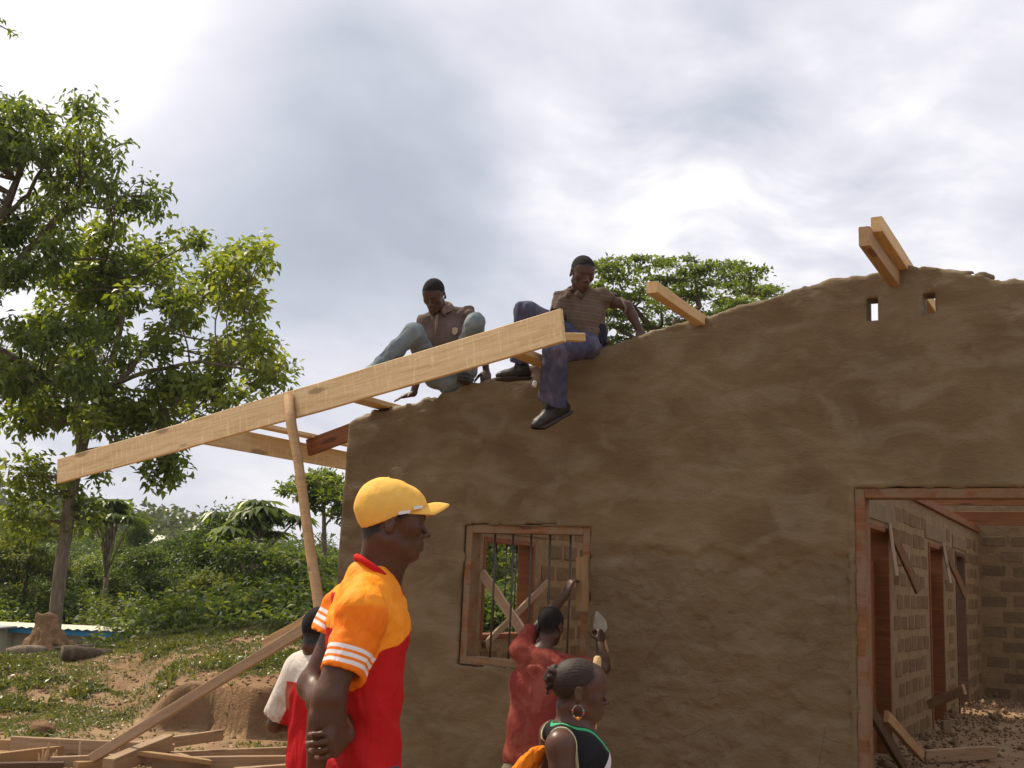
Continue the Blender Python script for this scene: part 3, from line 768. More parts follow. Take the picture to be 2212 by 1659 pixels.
# ------------------------------------------------------------------ roof timbers under way
def hboard(name, a, b, w, h, mat, label, cat, group=None, up=(0,0,1), **kw):
    A, B = H2W(a), H2W(b); upw = U*up[0]+V*up[1]+Z*up[2]
    o = board(name, A, B, w, h, mat, None, up=tuple(upw), **kw); return tag(o, label, cat, group)
pl_a = PF(128, 1018, -.70); pl_b = PF(1216, 702, -1.15)
hboard('fascia_plank', pl_a, pl_b, .034, .218, M['wood'], 'long fresh sawn plank slanting up across the front below the seated men', 'plank', seg=10, bow=-.01, seed=2)
G_P = 'purlin stubs laid across the gable wall'
def purlin(pw, off0, off1, w, h, label, mat='wood2', **kw):
    p = PF(*pw, 0); hboard('roof_purlin', (p[0], off0, p[2]), (p[0], off1, p[2]), w, h, M[mat], label, 'roof purlin', G_P, **kw)
purlin((820, 874), -.52, 1.6, .16, .045, 'lowest purlin stub reaching from the wall top to the long plank', seed=3)
purlin((1207, 797), -1.08, 1.6, .14, .05, 'purlin stub reaching the long plank beside the hanging boot', seed=4)
purlin((1512, 691), -.90, 1.4, .075, .075, 'single purlin stub jutting from the wall right of the striped shirt man', seed=5)
purlin((1932, 600), -.92, 1.2, .065, .115, 'darker left purlin of the pair at the gable peak', seed=6, mat='pole')
purlin((1950, 570), -.84, 1.2, .065, .09, 'paler right purlin of the pair at the gable peak', seed=7)
# eave board along the side of the house and the red rafter stub that meets it
hboard('eave_board', (-6.37, -.86, 2.46), (-6.37, 9.5, 2.46), .035, .17, M['wood'], 'pale eave board running back along the side of the house', 'eave board', seg=6, seed=8)
hboard('eave_board', (-6.28, -.4, 2.60), (-6.28, 9.5, 2.60), .12, .035, M['wood'], 'flat pale board lying above the side eave board', 'eave board', seg=6, seed=9)
for q_, (t_, lb) in enumerate(((.35, 'red hardwood rafter stub joining wall corner to the side eave board'),)):
    hboard('rafter_stub', (-6.30, t_, 2.50), (-5.50, t_, 2.72), .045, .15, M['redwood'], lb, 'rafter', seed=4)
# leaning prop pole, second prop, braces
def wboard(name, a, b, w, h, mat, label, cat, group=None, **kw):
    o = board(name, tuple(a), tuple(b), w, h, mat, None, **kw); return tag(o, label, cat, group)
A_ = H2W(PF(624, 853, -.985)); B_ = H2W(PF(692, 1335, -1.25)); dB = (B_-A_); Bg = A_+dB*((A_[2]+.36)/(A_[2]-B_[2]))
g = Geo().tube(np.linspace(A_, Bg, 14)+.006*np.random.default_rng(2).normal(size=(14, 3)), np.linspace(.036, .042, 14), 9, .06, 4)
tag(add_mesh('prop_pole', g.mesh('prop_pole', M['pole'])), 'rough round wooden pole propping up the long plank', 'wooden pole')
# ------------------------------------------------------------------ leaning boards and the lumber pile
def ground_hit(x, y, lift=0.):          # where the view ray through a photo pixel meets the ground
    d = ray(x, y); ts = np.linspace(4, 40, 1500); p = _C+d[None]*(ts/d[1])[:, None]
    below = p[:, 2]-ground_z(p[:, 0], p[:, 1])-lift
    k = np.argmax(below < 0); return p[k]
a_ = ground_hit(176, 1652, .03); b_ = P(668, 1352, 8.9); b2 = b_+(b_-a_)*.02
wboard('leaning_board', a_, b2, .045, .085, M['weathered'], 'long narrow board leaning up from the lumber pile past the boy', 'board', seed=2)
c_ = P(572, 1400, 9.35); d_ = P(668, 1345, 8.95); d2 = d_+(d_-c_)*.35
wboard('leaning_board', c_, d2, .04, .14, M['pole'], 'short wide brown board fixed above the leaning board', 'board', seed=5)
def strip(x, y): return (x/3.3515*.9736, (1560+y/3.3515)*.9736)
def lay_board(p, q, w, h, la, lb, label, mat='weathered', seed=1, roll=0.):
    a = ground_hit(*strip(*p), la); b = ground_hit(*strip(*q), lb)
    a = PZ(*strip(*p), gz1(a[0], a[1])+la); b = PZ(*strip(*q), gz1(b[0], b[1])+lb)
    up = (math.sin(roll)*.8, -math.sin(roll), math.cos(roll))
    wboard('loose_board', a, b, w, h, M[mat], label, 'board', 'boards lying in the lumber pile', up=up, seed=seed)
lay_board((-260, 445), (690, 330), .05, .10, .10, .08, 'dark board running off the left edge at the front of the pile', 'pole', 1)
lay_board((-220, 300), (100, 312), .05, .09, .12, .12, 'thin brown board poking in at the left edge of the pile', 'pole', 2)
lay_board((75, 318), (1290, 372), .05, .17, .12, .10, 'widest pale plank of the pile with a square left end', 'weathered', 3)
lay_board((370, 440), (2300, 352), .05, .09, .06, .06, 'long straight board running right behind the boy', 'weathered', 4)
lay_board((880, 345), (1650, 236), .05, .10, .14, .16, 'pale board sloping up to the right across the back of the pile', 'weathered', 5)
lay_board((1130, 448), (2400, 435), .06, .11, .08, .08, 'nearest long board of the pile running to the right', 'weathered', 6)
lay_board((800, 480), (1245, 290), .10, .14, .16, .22, 'thick grey split beam lying crosswise on the pile', 'weathered', 7)
lay_board((985, 362), (1560, 440), .12, .04, .22, .08, 'orange brown flat board crossing over the grey beam', 'pole', 8)
lay_board((1290, 378), (1440, 430), .10, .03, .12, .08, 'short pale offcut lying between two long boards', 'weathered', 9)
lay_board((-100, 470), (470, 462), .08, .06, .05, .05, 'dark board half hidden under the splintered stub', 'darkwood', 10)
lay_board((560, 470), (900, 440), .08, .07, .05, .05, 'short dark piece under the thick grey beam', 'pole', 11)
lay_board((1750, 500), (2150, 470), .07, .04, .05, .05, 'thin strip lying below the nearest long board', 'weathered', 12)
# splintered stub standing in front of the pile
gb = ground_hit(*strip(345, 483)); g = Geo()
rr = np.random.default_rng(5)
for k in range(16):
    a = rr.uniform(0, 6.28); r0 = rr.uniform(.01, .09); hh = rr.uniform(.16, .42)*(1-.5*r0/.09)
    p0 = gb+np.array([math.cos(a)*r0, math.sin(a)*r0, -.08]); p1 = p0+np.array([rr.normal(0, .03), rr.normal(0, .03), hh])
    g.tube([p0, (p0+p1)/2+rr.normal(0, .008, 3), p1], [.03, .022, .003], 5, .15, k)
tag(add_mesh('splintered_stub', g.mesh('splintered_stub', M['pole'], False)), 'splintered wooden stub standing upright at the front of the lumber pile', 'tree stump')
for p, q, lb, sd in (((590, 483), (597, 285), 'thin upright stake in front of the lumber pile', 1), ((392, 483), (398, 370), 'short pointed stake beside the splintered stub', 2)):
    a = ground_hit(*strip(*p)); b = P(*strip(*q), a[1])
    tag(add_mesh('stake', Geo().tube([a-Z*.08, (a+b)/2, b], [.016, .014, .004], 6, .1, sd).mesh('stake', M['weathered'])), lb, 'stake')
def lump(name, c, r, mat, h=.02, seed=0, amp=.2, sub=0):
    F = SDF(np.array(c)-np.array(r)*1.3, np.array(c)+np.array(r)*1.3, h); F.ell(c, r, k=0)
    F.displace(lambda p: amp*min(r)*fbm(p/min(r)*.9+seed*7, 4, .6), band=min(r)); 
    return F.mesh(name, mat, origin=c)
rk = ground_hit(88, 1588); me = lump('rock', (0, 0, 0), (.13, .11, .10), M['termite'], .015, 1, .3)
tag(add_mesh('rock', me, loc=(rk[0], rk[1], rk[2]+.05)), 'dark reddish rock sitting on the ground behind the lumber pile', 'rock')

# logs and the old stump on top of the mound
def on_ground(x, y, lift=0.): p = ground_hit(x, y); p = p.copy(); p[2] = gz1(p[0], p[1])+lift; return p
l0 = P(14, 1418, 15.7); l1 = P(210, 1396, 16.3); l0[2] = gz1(l0[0], l0[1])+.07; l1[2] = gz1(l1[0], l1[1])+.04
g = Geo().tube([l0+(l1-l0)*t+np.array([0, 0, .015*math.sin(t*9)]) for t in np.linspace(0, 1, 9)], [.085, .092, .085, .075, .066, .055, .045, .035, .025], 12, .06, 2)
tag(add_mesh('log', g.mesh('log', M['bark'])), 'long grey log lying along the mound at the left edge', 'log')
l0 = P(133, 1420, 15.3); l0[2] = gz1(l0[0], l0[1])+.09; l1 = l0+np.array([.55, .38, -.02])
g = Geo().tube([l0+(l1-l0)*t for t in np.linspace(0, 1, 6)], [.115, .12, .11, .10, .09, .075], 14, .05, 3)
tag(add_mesh('log', g.mesh('log', M['bark_d'])), 'short dark log with its cut end facing out beside the old stump', 'log')
sc0 = P(97, 1404, 16.2); zb = gz1(sc0[0], sc0[1])
F = SDF((-.75, -.6, -.35), (.8, .6, .62), .022)
zt = float(P(97, 1336, 16.2)[2])-zb
F.cone((0, 0, -.2), (0, 0, zt-.03), .26, .125, k=.05)
F.box((-.02, 0, zt-.02), (.115, .10, .07), rad=.02, k=.03)
for k in range(9):
    a = k*.7+.3; L = rr.uniform(.35, .62); F.cone((math.cos(a)*.12, math.sin(a)*.12, .28*zt/.5), (math.cos(a)*L, math.sin(a)*L*.8, -.12), .075, .05, k=.07)
F.cone((.08, 0, zt-.02), (.10, 0, zt+.10), .03, .008, k=.02)
F.displace(lambda p: .045*fbm(p*np.array([8, 8, 2.5])+3, 4, .65), .1)
tag(add_mesh('old_stump', F.mesh('old_stump', M['termite']), loc=(sc0[0], sc0[1], zb)), 'big crumbling brown tree stump with spreading roots on the mound', 'tree stump')

# low house with blue fascia behind the mound
Yh = 24.5; pR = P(304, 1374, Yh); zr = pR[2]
def hz(y): return P(150, y, Yh)[2]
zf1, zf0 = P(300, 1367, Yh)[2], P(300, 1379, Yh)[2]
bh = empty('low_house', (pR[0], Yh, -3.1), 0, label='low cream house with bright blue fascia half hidden behind the mound', cat='house')
LX = -9.5
M['cream'] = m_flat('cream_wall', (.62, .58, .46), .85, bs=3, var=.15); M['blue'] = m_flat('blue_paint', (.06, .34, .66), .5, bs=3, var=.25)
M['zinc'] = m_flat('zinc_sheet', (.50, .50, .52), .35, .6, 4, var=.15); M['pane'] = m_flat('dark_pane', (.03, .05, .05), .15, 0, 3)
zb_ = -3.1
add_mesh('wall', boxes_mesh('wall', [(LX, -.35, .35, 3.6, -.4, zf0-zb_+.03)], M['cream']), bh)
add_mesh('fascia', boxes_mesh('fascia', [(LX, 0, 0, .03, zf0-zb_, zf1-zb_)], M['blue']), bh)
n_ = 190; xs = np.linspace(LX-.1, .06, n_); rows = []
for y_, z_ in ((-.10, zf1-zb_+.02), (2.0, zf1-zb_-.30), (4.0, zf1-zb_-.60)):
    rows.append(np.stack([xs, np.full(n_, y_), z_+.018*np.sin(np.arange(n_)*math.pi/2)], 1))
vv = np.vstack(rows); q = []
for r_ in range(2):
    i = np.arange(n_-1)+r_*n_; q.append(np.stack([i, i+1, i+n_+1, i+n_], 1))
ro = add_mesh('roof', np_mesh('roof', vv, np.vstack(q), M['zinc'], False), bh); md = ro.modifiers.new('thick', 'SOLIDIFY'); md.thickness = .012
xa, xb = P(183, 1386, Yh)[0]-pR[0], P(216, 1386, Yh)[0]-pR[0]
wn_ = add_mesh('window', boxes_mesh('window', [(xa, xb, .30, .36, P(200, 1402, Yh)[2]-zb_-.2, P(200, 1384, Yh)[2]-zb_)], M['cream']), bh)
add_mesh('pane', boxes_mesh('pane', [(xa+.04, xb-.04, .285, .31, P(200, 1402, Yh)[2]-zb_-.16, P(200, 1384, Yh)[2]-zb_-.03)], M['pane']), wn_)
xe = P(42, 1360, Yh)[0]-pR[0]
ro2 = add_mesh('porch_roof', boxes_mesh('porch_roof', [(LX, xe, -1.6, -.12, zf1-zb_+.0, zf1-zb_+.035)], M['zinc']), bh)
add_mesh('porch_wall', boxes_mesh('porch_wall', [(LX, xe-.25, -1.3, .34, -.4, zf1-zb_-.01)], M['cream']), bh)

# ------------------------------------------------------------------ leaves and trees
def leaf_quads(pos, d, nrm, L, W, fold=.25):
    """rhombus leaves folded along the midrib: pos base, d direction, nrm ~normal"""
    n = len(pos); d = d/np.linalg.norm(d, axis=1)[:, None]
    s = np.cross(d, nrm); s /= np.linalg.norm(s, axis=1)[:, None]+1e-9
    up = np.cross(s, d); L = L[:, None]; W = W[:, None]
    mid = pos+d*L*.45
    v = np.stack([pos, mid+s*W*.5+up*W*fold, pos+d*L-up*L*.12, mid-s*W*.5+up*W*fold], 1).reshape(-1, 3)
    i = np.arange(n)[:, None]*4; return v, i+np.array([[0, 1, 2, 3]])
def leaves_mesh(name, centers, spread, per, L, W, mat, seed=0, droop=.5, tone=None, tone_j=.25, outw=None):
    r = np.random.default_rng(seed); C = np.repeat(np.asarray(centers), per, 0); n = len(C)
    sp = np.repeat(np.broadcast_to(np.asarray(spread, float), (len(centers), 3)), per, 0)
    pos = C+r.normal(size=(n, 3))*sp*.55
    d = r.normal(size=(n, 3)); d[:, 2] = d[:, 2]*.6-droop
    if outw is not None: d += np.repeat(outw, per, 0)*.8
    nrm = r.normal(size=(n, 3))*.6+np.array([0, 0, 1.])
    Ls = L*r.uniform(.6, 1.25, n); v, q = leaf_quads(pos, d, nrm, Ls, Ls*W)
    tb = np.repeat(np.full(len(centers), .45) if tone is None else tone, per)
    t = np.clip(tb+r.normal(0, tone_j, n), 0, 1)
    return np_mesh(name, v, q, mat, False, {'tone': np.repeat(t, 4)})
def limb(a, b, ra, rb, bend=.12, n=8, seed=0, sag=0.):
    r = np.random.default_rng(seed); a = np.asarray(a, float); b = np.asarray(b, float); t = np.linspace(0, 1, n); L = np.linalg.norm(b-a)
    off = r.normal(size=3)*bend*L; off2 = r.normal(size=3)*bend*L*.4
    p = a[None]+(b-a)[None]*t[:, None]+off[None]*(np.sin(t*math.pi))[:, None]*.5+off2[None]*np.sin(t*2*math.pi)[:, None]*.5
    p[:, 2] += sag*np.sin(t*math.pi)*L
    return p, ra+(rb-ra)*t
def tree(name, label, trunk, blobs, base, mat_leaf, mat_bark='bark', L=.16, W=.42, per=26, spread=.22, seed=0, droop=.5, tone=.45, subn=1., cat='tree', group=None, limbs=None, radial=7, twig=.006):
    """trunk: [(point, radius)...] world; blobs: [(centre, (rx,ry,rz), clusters, tone)]"""
    r = np.random.default_rng(seed); base = np.asarray(base, float)
    root = empty(name, tuple(base), 0, label=label, cat=cat, group=group)
    g = Geo(); nodes = [np.asarray(p, float) for p, _ in trunk]; rads = [q for _, q in trunk]
    # smooth trunk path
    tp = []; tr = []
    for i in range(len(nodes)-1):
        for t in np.linspace(0, 1, 5, endpoint=False): tp.append(nodes[i]*(1-t)+nodes[i+1]*t+r.normal(0, rads[i]*.06, 3)); tr.append(rads[i]*(1-t)+rads[i+1]*t)
    tp.append(nodes[-1]); tr.append(rads[-1]); g.tube(np.array(tp)-base, tr, 10, .05, seed)
    att = [(p, q) for p, q in zip(tp, tr)]
    for j, lm in enumerate(limbs or []):
        pts = [np.asarray(p, float) for p, _ in lm]; rs = [q for _, q in lm]; a = []; b = []
        for i in range(len(pts)-1):
            for t in np.linspace(0, 1, 5, endpoint=False): a.append(pts[i]*(1-t)+pts[i+1]*t+r.normal(0, rs[i]*.15, 3)); b.append(rs[i]*(1-t)+rs[i+1]*t)
        a.append(pts[-1]); b.append(rs[-1]); g.tube(np.array(a)-base, b, 7, .05, seed+j); att += list(zip(a, b))
    AP = np.array([a for a, _ in att]); AR = np.array([b for _, b in att])
    cs = []; sps = []; tns = []; out = []
    for j, (c, rd, k, tn) in enumerate(blobs):
        c = np.asarray(c, float); rd = np.asarray(rd, float)
        # attach blob to the nearest limb point that is lower
        dd = np.linalg.norm(AP-c, axis=1)+np.maximum(AP[:, 2]-c[2], 0)*2.5; i = int(np.argmin(dd))
        p, rr_ = limb(AP[i], c-np.array([0, 0, rd[2]*.4]), min(AR[i]*.6, .05+.012*np.linalg.norm(AP[i]-c)), .014, .10, 8, seed*31+j); g.tube(p-base, rr_, 6, .05, j)
        k = max(3, int(k*subn)); u = r.normal(size=(k, 3)); u /= np.linalg.norm(u, axis=1)[:, None]; rad = r.uniform(.25, 1, k)**.5
        q = c+u*rd*rad[:, None]; cs.append(q); out.append(u*.6); tns.append(np.full(k, tn)+r.normal(0, .10, k))
        for qi in q[::2]:
            m = p[r.integers(4, 8)]; pp, r2 = limb(m, qi, .013, twig, .12, 4, int(r.integers(1e6))); g.tube(pp-base, r2, 4, 0, 0, cap=False)
    cs = np.vstack(cs)-base; tns = np.concatenate(tns); out = np.vstack(out)
    tw = add_mesh('trunk', g.mesh('trunk', M[mat_bark]), root)
    cr = add_mesh('crown', leaves_mesh('crown', cs, spread, per, L, W, M[mat_leaf], seed, droop, tns, .2, out), root)
    return root
def in_poly(px, py, poly):
    c = False; j = len(poly)-1
    for i in range(len(poly)):
        xi, yi = poly[i]; xj, yj = poly[j]
        if (yi > py) != (yj > py) and px < (xj-xi)*(py-yi)/(yj-yi)+xi: c = not c
        j = i
    return c
def poly_blobs(poly, n, dep, ddep, rad, k, seed, gaps=None, tone=.45, shell=0):
    r = np.random.default_rng(seed); xs = [p[0] for p in poly]; ys = [p[1] for p in poly]; out = []; pts = []
    tries = 0
    while len(out) < n and tries < 20000:
        tries += 1; x, y = r.uniform(min(xs), max(xs)), r.uniform(min(ys), max(ys))
        if not in_poly(x, y, poly): continue
        if gaps and any((x-a)**2+(y-b)**2 < c*c for a, b, c in gaps): continue
        if pts and min((x-a)**2+(y-b)**2 for a, b in pts) < (rad*75)**2*.35: continue
        pts.append((x, y)); f = r.uniform(.7, 1.25); d = dep+r.uniform(-1, 1)*ddep
        out.append((P(x, y, d), (rad*f, rad*f, rad*f*.72), k, tone+r.normal(0, .12)))
    return out
D1 = 23.5
t0 = P(118, 1352, D1); t0[2] = gz1(t0[0], t0[1])-.2
trk = [(t0, .155), (P(132, 1220, D1), .135), (P(152, 1080, D1), .125), (P(172, 985, D1), .115), (P(196, 905, D1), .10), (P(225, 830, D1), .085), (P(252, 745, D1), .07), (P(270, 660, D1), .05), (P(280, 560, D1+.3), .035)]
lm = [[(P(176, 975, D1), .09), (P(160, 900, D1-.4), .07), (P(165, 820, D1-.8), .05), (P(150, 720, D1-1), .03)],
      [(P(205, 885, D1), .085), (P(280, 800, D1+.3), .06), (P(330, 730, D1+.4), .05), (P(400, 680, D1+.8), .035), (P(480, 600, D1+1), .02)],
      [(P(185, 975, D1), .06), (P(270, 960, D1-.3), .045), (P(340, 930, D1-.5), .035), (P(365, 985, D1-.6), .018)],
      [(P(225, 835, D1), .06), (P(330, 800, D1-.4), .045), (P(430, 780, D1-.6), .035), (P(550, 800, D1-.6), .018)],
      [(P(215, 860, D1), .05), (P(150, 790, D1+.6), .045), (P(60, 740, D1+1), .03), (P(0, 730, D1+1), .02)]]
polyA = [(150, 560), (200, 480), (270, 490), (330, 520), (400, 510), (470, 540), (535, 522), (572, 548), (540, 590), (500, 610), (545, 640), (560, 665), (520, 700), (560, 725), (605, 785), (590, 835), (520, 850), (470, 880), (430, 905), (330, 920), (260, 940), (230, 900), (120, 920), (30, 935), (10, 860), (40, 780), (60, 680)]
bl = poly_blobs(polyA, 84, D1, 1.6, .39, 12, 4, gaps=[(400, 740, 16), (150, 800, 16), (500, 790, 16), (330, 870, 18), (120, 740, 14), (250, 620, 14), (400, 600, 14), (345, 655, 26), (215, 700, 14), (470, 690, 22), (300, 745, 20), (240, 870, 18)], tone=.5)
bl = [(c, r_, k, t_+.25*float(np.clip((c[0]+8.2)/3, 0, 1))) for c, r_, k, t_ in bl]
bl += [(P(350, 985, D1-.6), (.36, .36, .22), 14, .5), (P(375, 1010, D1-.6), (.28, .28, .2), 10, .5), (P(335, 1030, D1-.6), (.25, .25, .15), 8, .5),
       (P(40, 1010, D1), (.6, .6, .4), 18, .6), (P(100, 1050, D1), (.7, .6, .4), 22, .6), (P(60, 1110, D1), (.7, .6, .5), 26, .5), (P(200, 1010, D1), (.3, .3, .3), 8, .4), (P(185, 1110, D1+.3), (.35, .4, .5), 20, .25)]
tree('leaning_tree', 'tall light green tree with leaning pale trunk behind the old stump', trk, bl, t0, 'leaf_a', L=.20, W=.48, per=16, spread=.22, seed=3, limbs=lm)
D2 = 20.5
t0 = P(-190, 1350, D2); t0[2] = gz1(t0[0], t0[1])-.3
trk = [(t0, .26), (P(-150, 1000, D2), .22), (P(-110, 800, D2), .18), (P(-60, 620, D2), .13), (P(0, 480, D2), .09), (P(60, 330, D2), .05)]
lm = [[(P(-110, 800, D2), .13), (P(-20, 745, D2), .09), (P(60, 790, D2), .065), (P(130, 840, D2), .04), (P(190, 870, D2), .02)],
      [(P(-70, 640, D2), .11), (P(20, 585, D2), .085), (P(90, 510, D2), .06), (P(150, 440, D2), .035)],
      [(P(0, 480, D2), .06), (P(60, 420, D2), .045), (P(110, 330, D2+.3), .025), (P(150, 260, D2+.3), .015)],
      [(P(20, 585, D2), .06), (P(130, 560, D2), .04), (P(230, 560, D2), .02)]]
polyB = [(-200, 300), (-100, 180), (0, 205), (60, 205), (110, 225), (150, 205), (200, 215), (215, 260), (268, 270), (262, 340), (215, 330), (235, 380), (280, 385), (340, 380), (335, 435), (260, 470), (180, 480), (170, 560), (130, 610), (60, 640), (-20, 690), (-150, 700), (-220, 500)]
bl = poly_blobs(polyB, 74, D2, 1.5, .34, 10, 8, gaps=[(215, 300, 14), (60, 560, 14)], tone=.42)
polyB2 = [(-220, 720), (-60, 690), (80, 700), (180, 690), (260, 720), (250, 790), (200, 860), (150, 880), (60, 870), (-60, 880), (-200, 900)]
bl += poly_blobs(polyB2, 30, D2, 1.4, .33, 10, 9, tone=.42)
tree('big_tree', 'large dark leaved tree overhanging the left edge with drooping leaves', trk, bl, t0, 'leaf_b', 'bark_d', L=.19, W=.36, per=17, spread=.21, seed=5, limbs=lm, droop=.9)
# leaf tip poking in at the very top left corner
bt = P(22, 70, 9.0)
g = Geo().tube([P(-60, 20, 9.0)-bt, P(-10, 50, 9)-bt, P(30, 72, 9)-bt], [.012, .008, .003], 6)
rt_ = empty('overhanging_twig', tuple(bt), 0, label='small leafy twig poking in at the top left corner', cat='twig')
add_mesh('stem', g.mesh('stem', M['bark_d']), rt_)
add_mesh('leaves', leaves_mesh('leaves', np.array([P(28, 70, 9)-bt, P(5, 45, 9)-bt, P(38, 75, 9)-bt, P(-40, 30, 9)-bt]), .035, 5, .065, .42, M['leaf_b'], 2, .4), rt_)
# umbrella shaped tree behind the wall
D3 = 34.; t0 = P(1500, 900, D3); t0[2] = -3.2
trk = [(t0, .42), (P(1490, 1000, D3), .36), (P(1480, 820, D3), .28), (P(1465, 740, D3), .2), (P(1460, 690, D3), .13)]
lm = [[(P(1470, 760, D3), .14), (P(1400, 700, D3), .1), (P(1350, 640, D3), .05), (P(1330, 590, D3), .03)],
      [(P(1465, 740, D3), .14), (P(1510, 660, D3), .1), (P(1500, 600, D3), .04)], [(P(1475, 770, D3), .13), (P(1560, 690, D3), .09), (P(1620, 640, D3), .04)],
      [(P(1475, 780, D3), .12), (P(1390, 740, D3), .08), (P(1310, 700, D3), .04)]]
pads = [(1335,567,55),(1300,580,40),(1400,572,60),(1350,600,60),(1440,566,30),(1425,612,60),(1490,562,22),(1500,585,40),(1475,600,50),(1530,580,40),(1580,575,50),(1620,590,40),(1560,605,60),(1600,625,55),(1640,630,55),(1500,630,70),(1390,640,60),(1330,640,55),(1300,625,30),(1440,660,60),(1360,675,60),(1310,670,45),(1545,650,60),(1620,655,60),(1665,632,35),(1320,705,55),(1380,710,60),(1450,700,60),(1290,735,40),(1340,740,50),(1400,740,50),(1500,690,60),(1570,680,50),(1480,640,50)]
bl = [(P(x+.0, y, D3+rr.uniform(-2.6, 2.6)), (w*.0135, w*.0135, .10), int(w*.40), .45) for x, y, w in pads]
tree('umbrella_tree', 'flat topped tree with layered foliage rising behind the wall', trk, bl, t0, 'leaf_b', 'bark_d', L=.17, W=.5, per=16, spread=(.22, .22, .05), seed=7, limbs=lm, droop=.05)
# slender tree beside the wall corner
D4 = 30.; t0 = P(708, 1350, D4); t0[2] = -3.2
trk = [(t0, .10), (P(706, 1260, D4), .085), (P(700, 1150, D4), .065), (P(699, 1080, D4), .04), (P(700, 1035, D4), .025)]
lm = [[(P(700, 1110, D4), .035), (P(670, 1075, D4), .025), (P(625, 1055, D4), .012)], [(P(700, 1140, D4), .03), (P(722, 1110, D4), .02), (P(745, 1100, D4), .012)], [(P(702, 1180, D4), .02), (P(675, 1150, D4), .01)]]
bl = [(P(x, y, D4+rr.uniform(-.8, .8)), (w*.011, w*.011, .16), int(w*.42), .5) for x, y, w in [(700,1028,32),(680,1040,32),(720,1045,34),(650,1050,30),(625,1056,24),(690,1060,36),(735,1060,28),(660,1072,28),(712,1078,30),(745,1088,30),(680,1090,20),(720,1105,20),(752,1120,20)]]
tree('slender_tree', 'slender tree with thin bare trunk between the prop pole and the wall corner', trk, bl, t0, 'leaf_b', 'bark', L=.16, W=.5, per=20, spread=(.2, .2, .1), seed=11, limbs=lm, droop=.1)
# forest trees: prototypes in local space, then copies
def proto_tree(kind, seed):
    r = np.random.default_rng(seed); H = 6.0
    bl = []
    if kind == 'round':
        for k in range(30):
            a = r.uniform(0, 6.28); z = r.uniform(.9, H-.5); w = 1.9*math.sin(min(1, (H-z)/H*1.2+.1)*math.pi/2)*r.uniform(.45, 1.0)
            bl.append(((math.cos(a)*w, math.sin(a)*w, z), (.75, .75, .55), 24, .35+.3*r.random()))
        return dict(trunk=[((0, 0, 0), .13), ((.1, 0, 2), .11), ((0, .1, 4), .08), ((0, 0, 5.4), .03)], blobs=bl, L=.14, W=.5, per=38, spread=.34)
    if kind == 'feather':
        for k in range(26):
            a = r.uniform(0, 6.28); z = H*.45+.55*H*r.random(); w = 2.3*(1-(z/H-.45)/.75)*r.uniform(.2, 1)
            bl.append(((math.cos(a)*w, math.sin(a)*w, z), (.85, .85, .18), 22, .5+.3*r.random()))
        return dict(trunk=[((0, 0, 0), .11), ((.1, .1, 2), .1), ((0, 0, 4), .07), ((0, 0, 5.4), .03)], blobs=bl, L=.15, W=.4, per=28, spread=(.3, .3, .12), droop=.2)
    if kind == 'bush':
        for k in range(20):
            a = r.uniform(0, 6.28); z = r.uniform(.2, 2.3); w = 1.5*math.sqrt(max(.05, 1-(z/2.6)**2))*r.uniform(.3, 1)
            bl.append(((math.cos(a)*w, math.sin(a)*w, z), (.5, .5, .4), 26, .45+.3*r.random()))
        return dict(trunk=[((0, 0, 0), .06), ((0, .1, .8), .05), ((0, 0, 1.6), .02)], blobs=bl, L=.095, W=.5, per=36, spread=.26)
def finger_tree(name, label, x, y, dep, s=1., seed=0, group=None):
    """cecropia-like tree: thin trunk, a few arms each ending in a rosette of long drooping fingers"""
    r = np.random.default_rng(seed); top = P(x, y, dep); base = top.copy(); base[2] = -3.1; root = empty(name, tuple(base), 0, label=label, cat='tree', group=group)
    H = top[2]-base[2]; g = Geo(); g.tube([(0, 0, 0), (.05, .05, H*.5), (0, 0, H*.93)], [.10, .08, .05], 7, .05, seed)
    vs = []; qs = []; tn = []; n0 = 0
    for k in range(15):
        a = r.uniform(0, 6.28); w = r.uniform(.0, 1.0)*s*(.3 if k < 3 else 1.); z = H-.05-w*r.uniform(.25, .9)-r.uniform(0, .2)
        c = np.array([math.cos(a)*w, math.sin(a)*w, z]); p, rad = limb((0, 0, H*.62+r.uniform(0, .2)*H), c, .045, .02, .08, 5, k+seed); g.tube(p, rad, 5)
        for q in range(7):
            ra = r.uniform(0, 6.28); cc = c+np.array([math.cos(ra), math.sin(ra), .4])*.22*s
            nf = 9; an = np.linspace(0, 6.28, nf, endpoint=False)+r.uniform(0, 1)
            d = np.stack([np.cos(an), np.sin(an), np.full(nf, -.45+r.normal(0, .15))], 1); Ls = np.full(nf, .42*s)*r.uniform(.8, 1.15, nf)
            v, f = leaf_quads(np.tile(cc, (nf, 1)), d, np.tile([0, 0, 1.], (nf, 1)), Ls, Ls*.22); vs.append(v); qs.append(f+n0); n0 += len(v); tn.append(np.full(len(v), np.clip(.35+r.normal(0, .2), 0, 1)))
    add_mesh('trunk', g.mesh('trunk', M['bark']), root)
    add_mesh('crown', np_mesh('crown', np.vstack(vs), np.vstack(qs), M['leaf_b'], False, {'tone': np.concatenate(tn)}), root)
PROT = {}
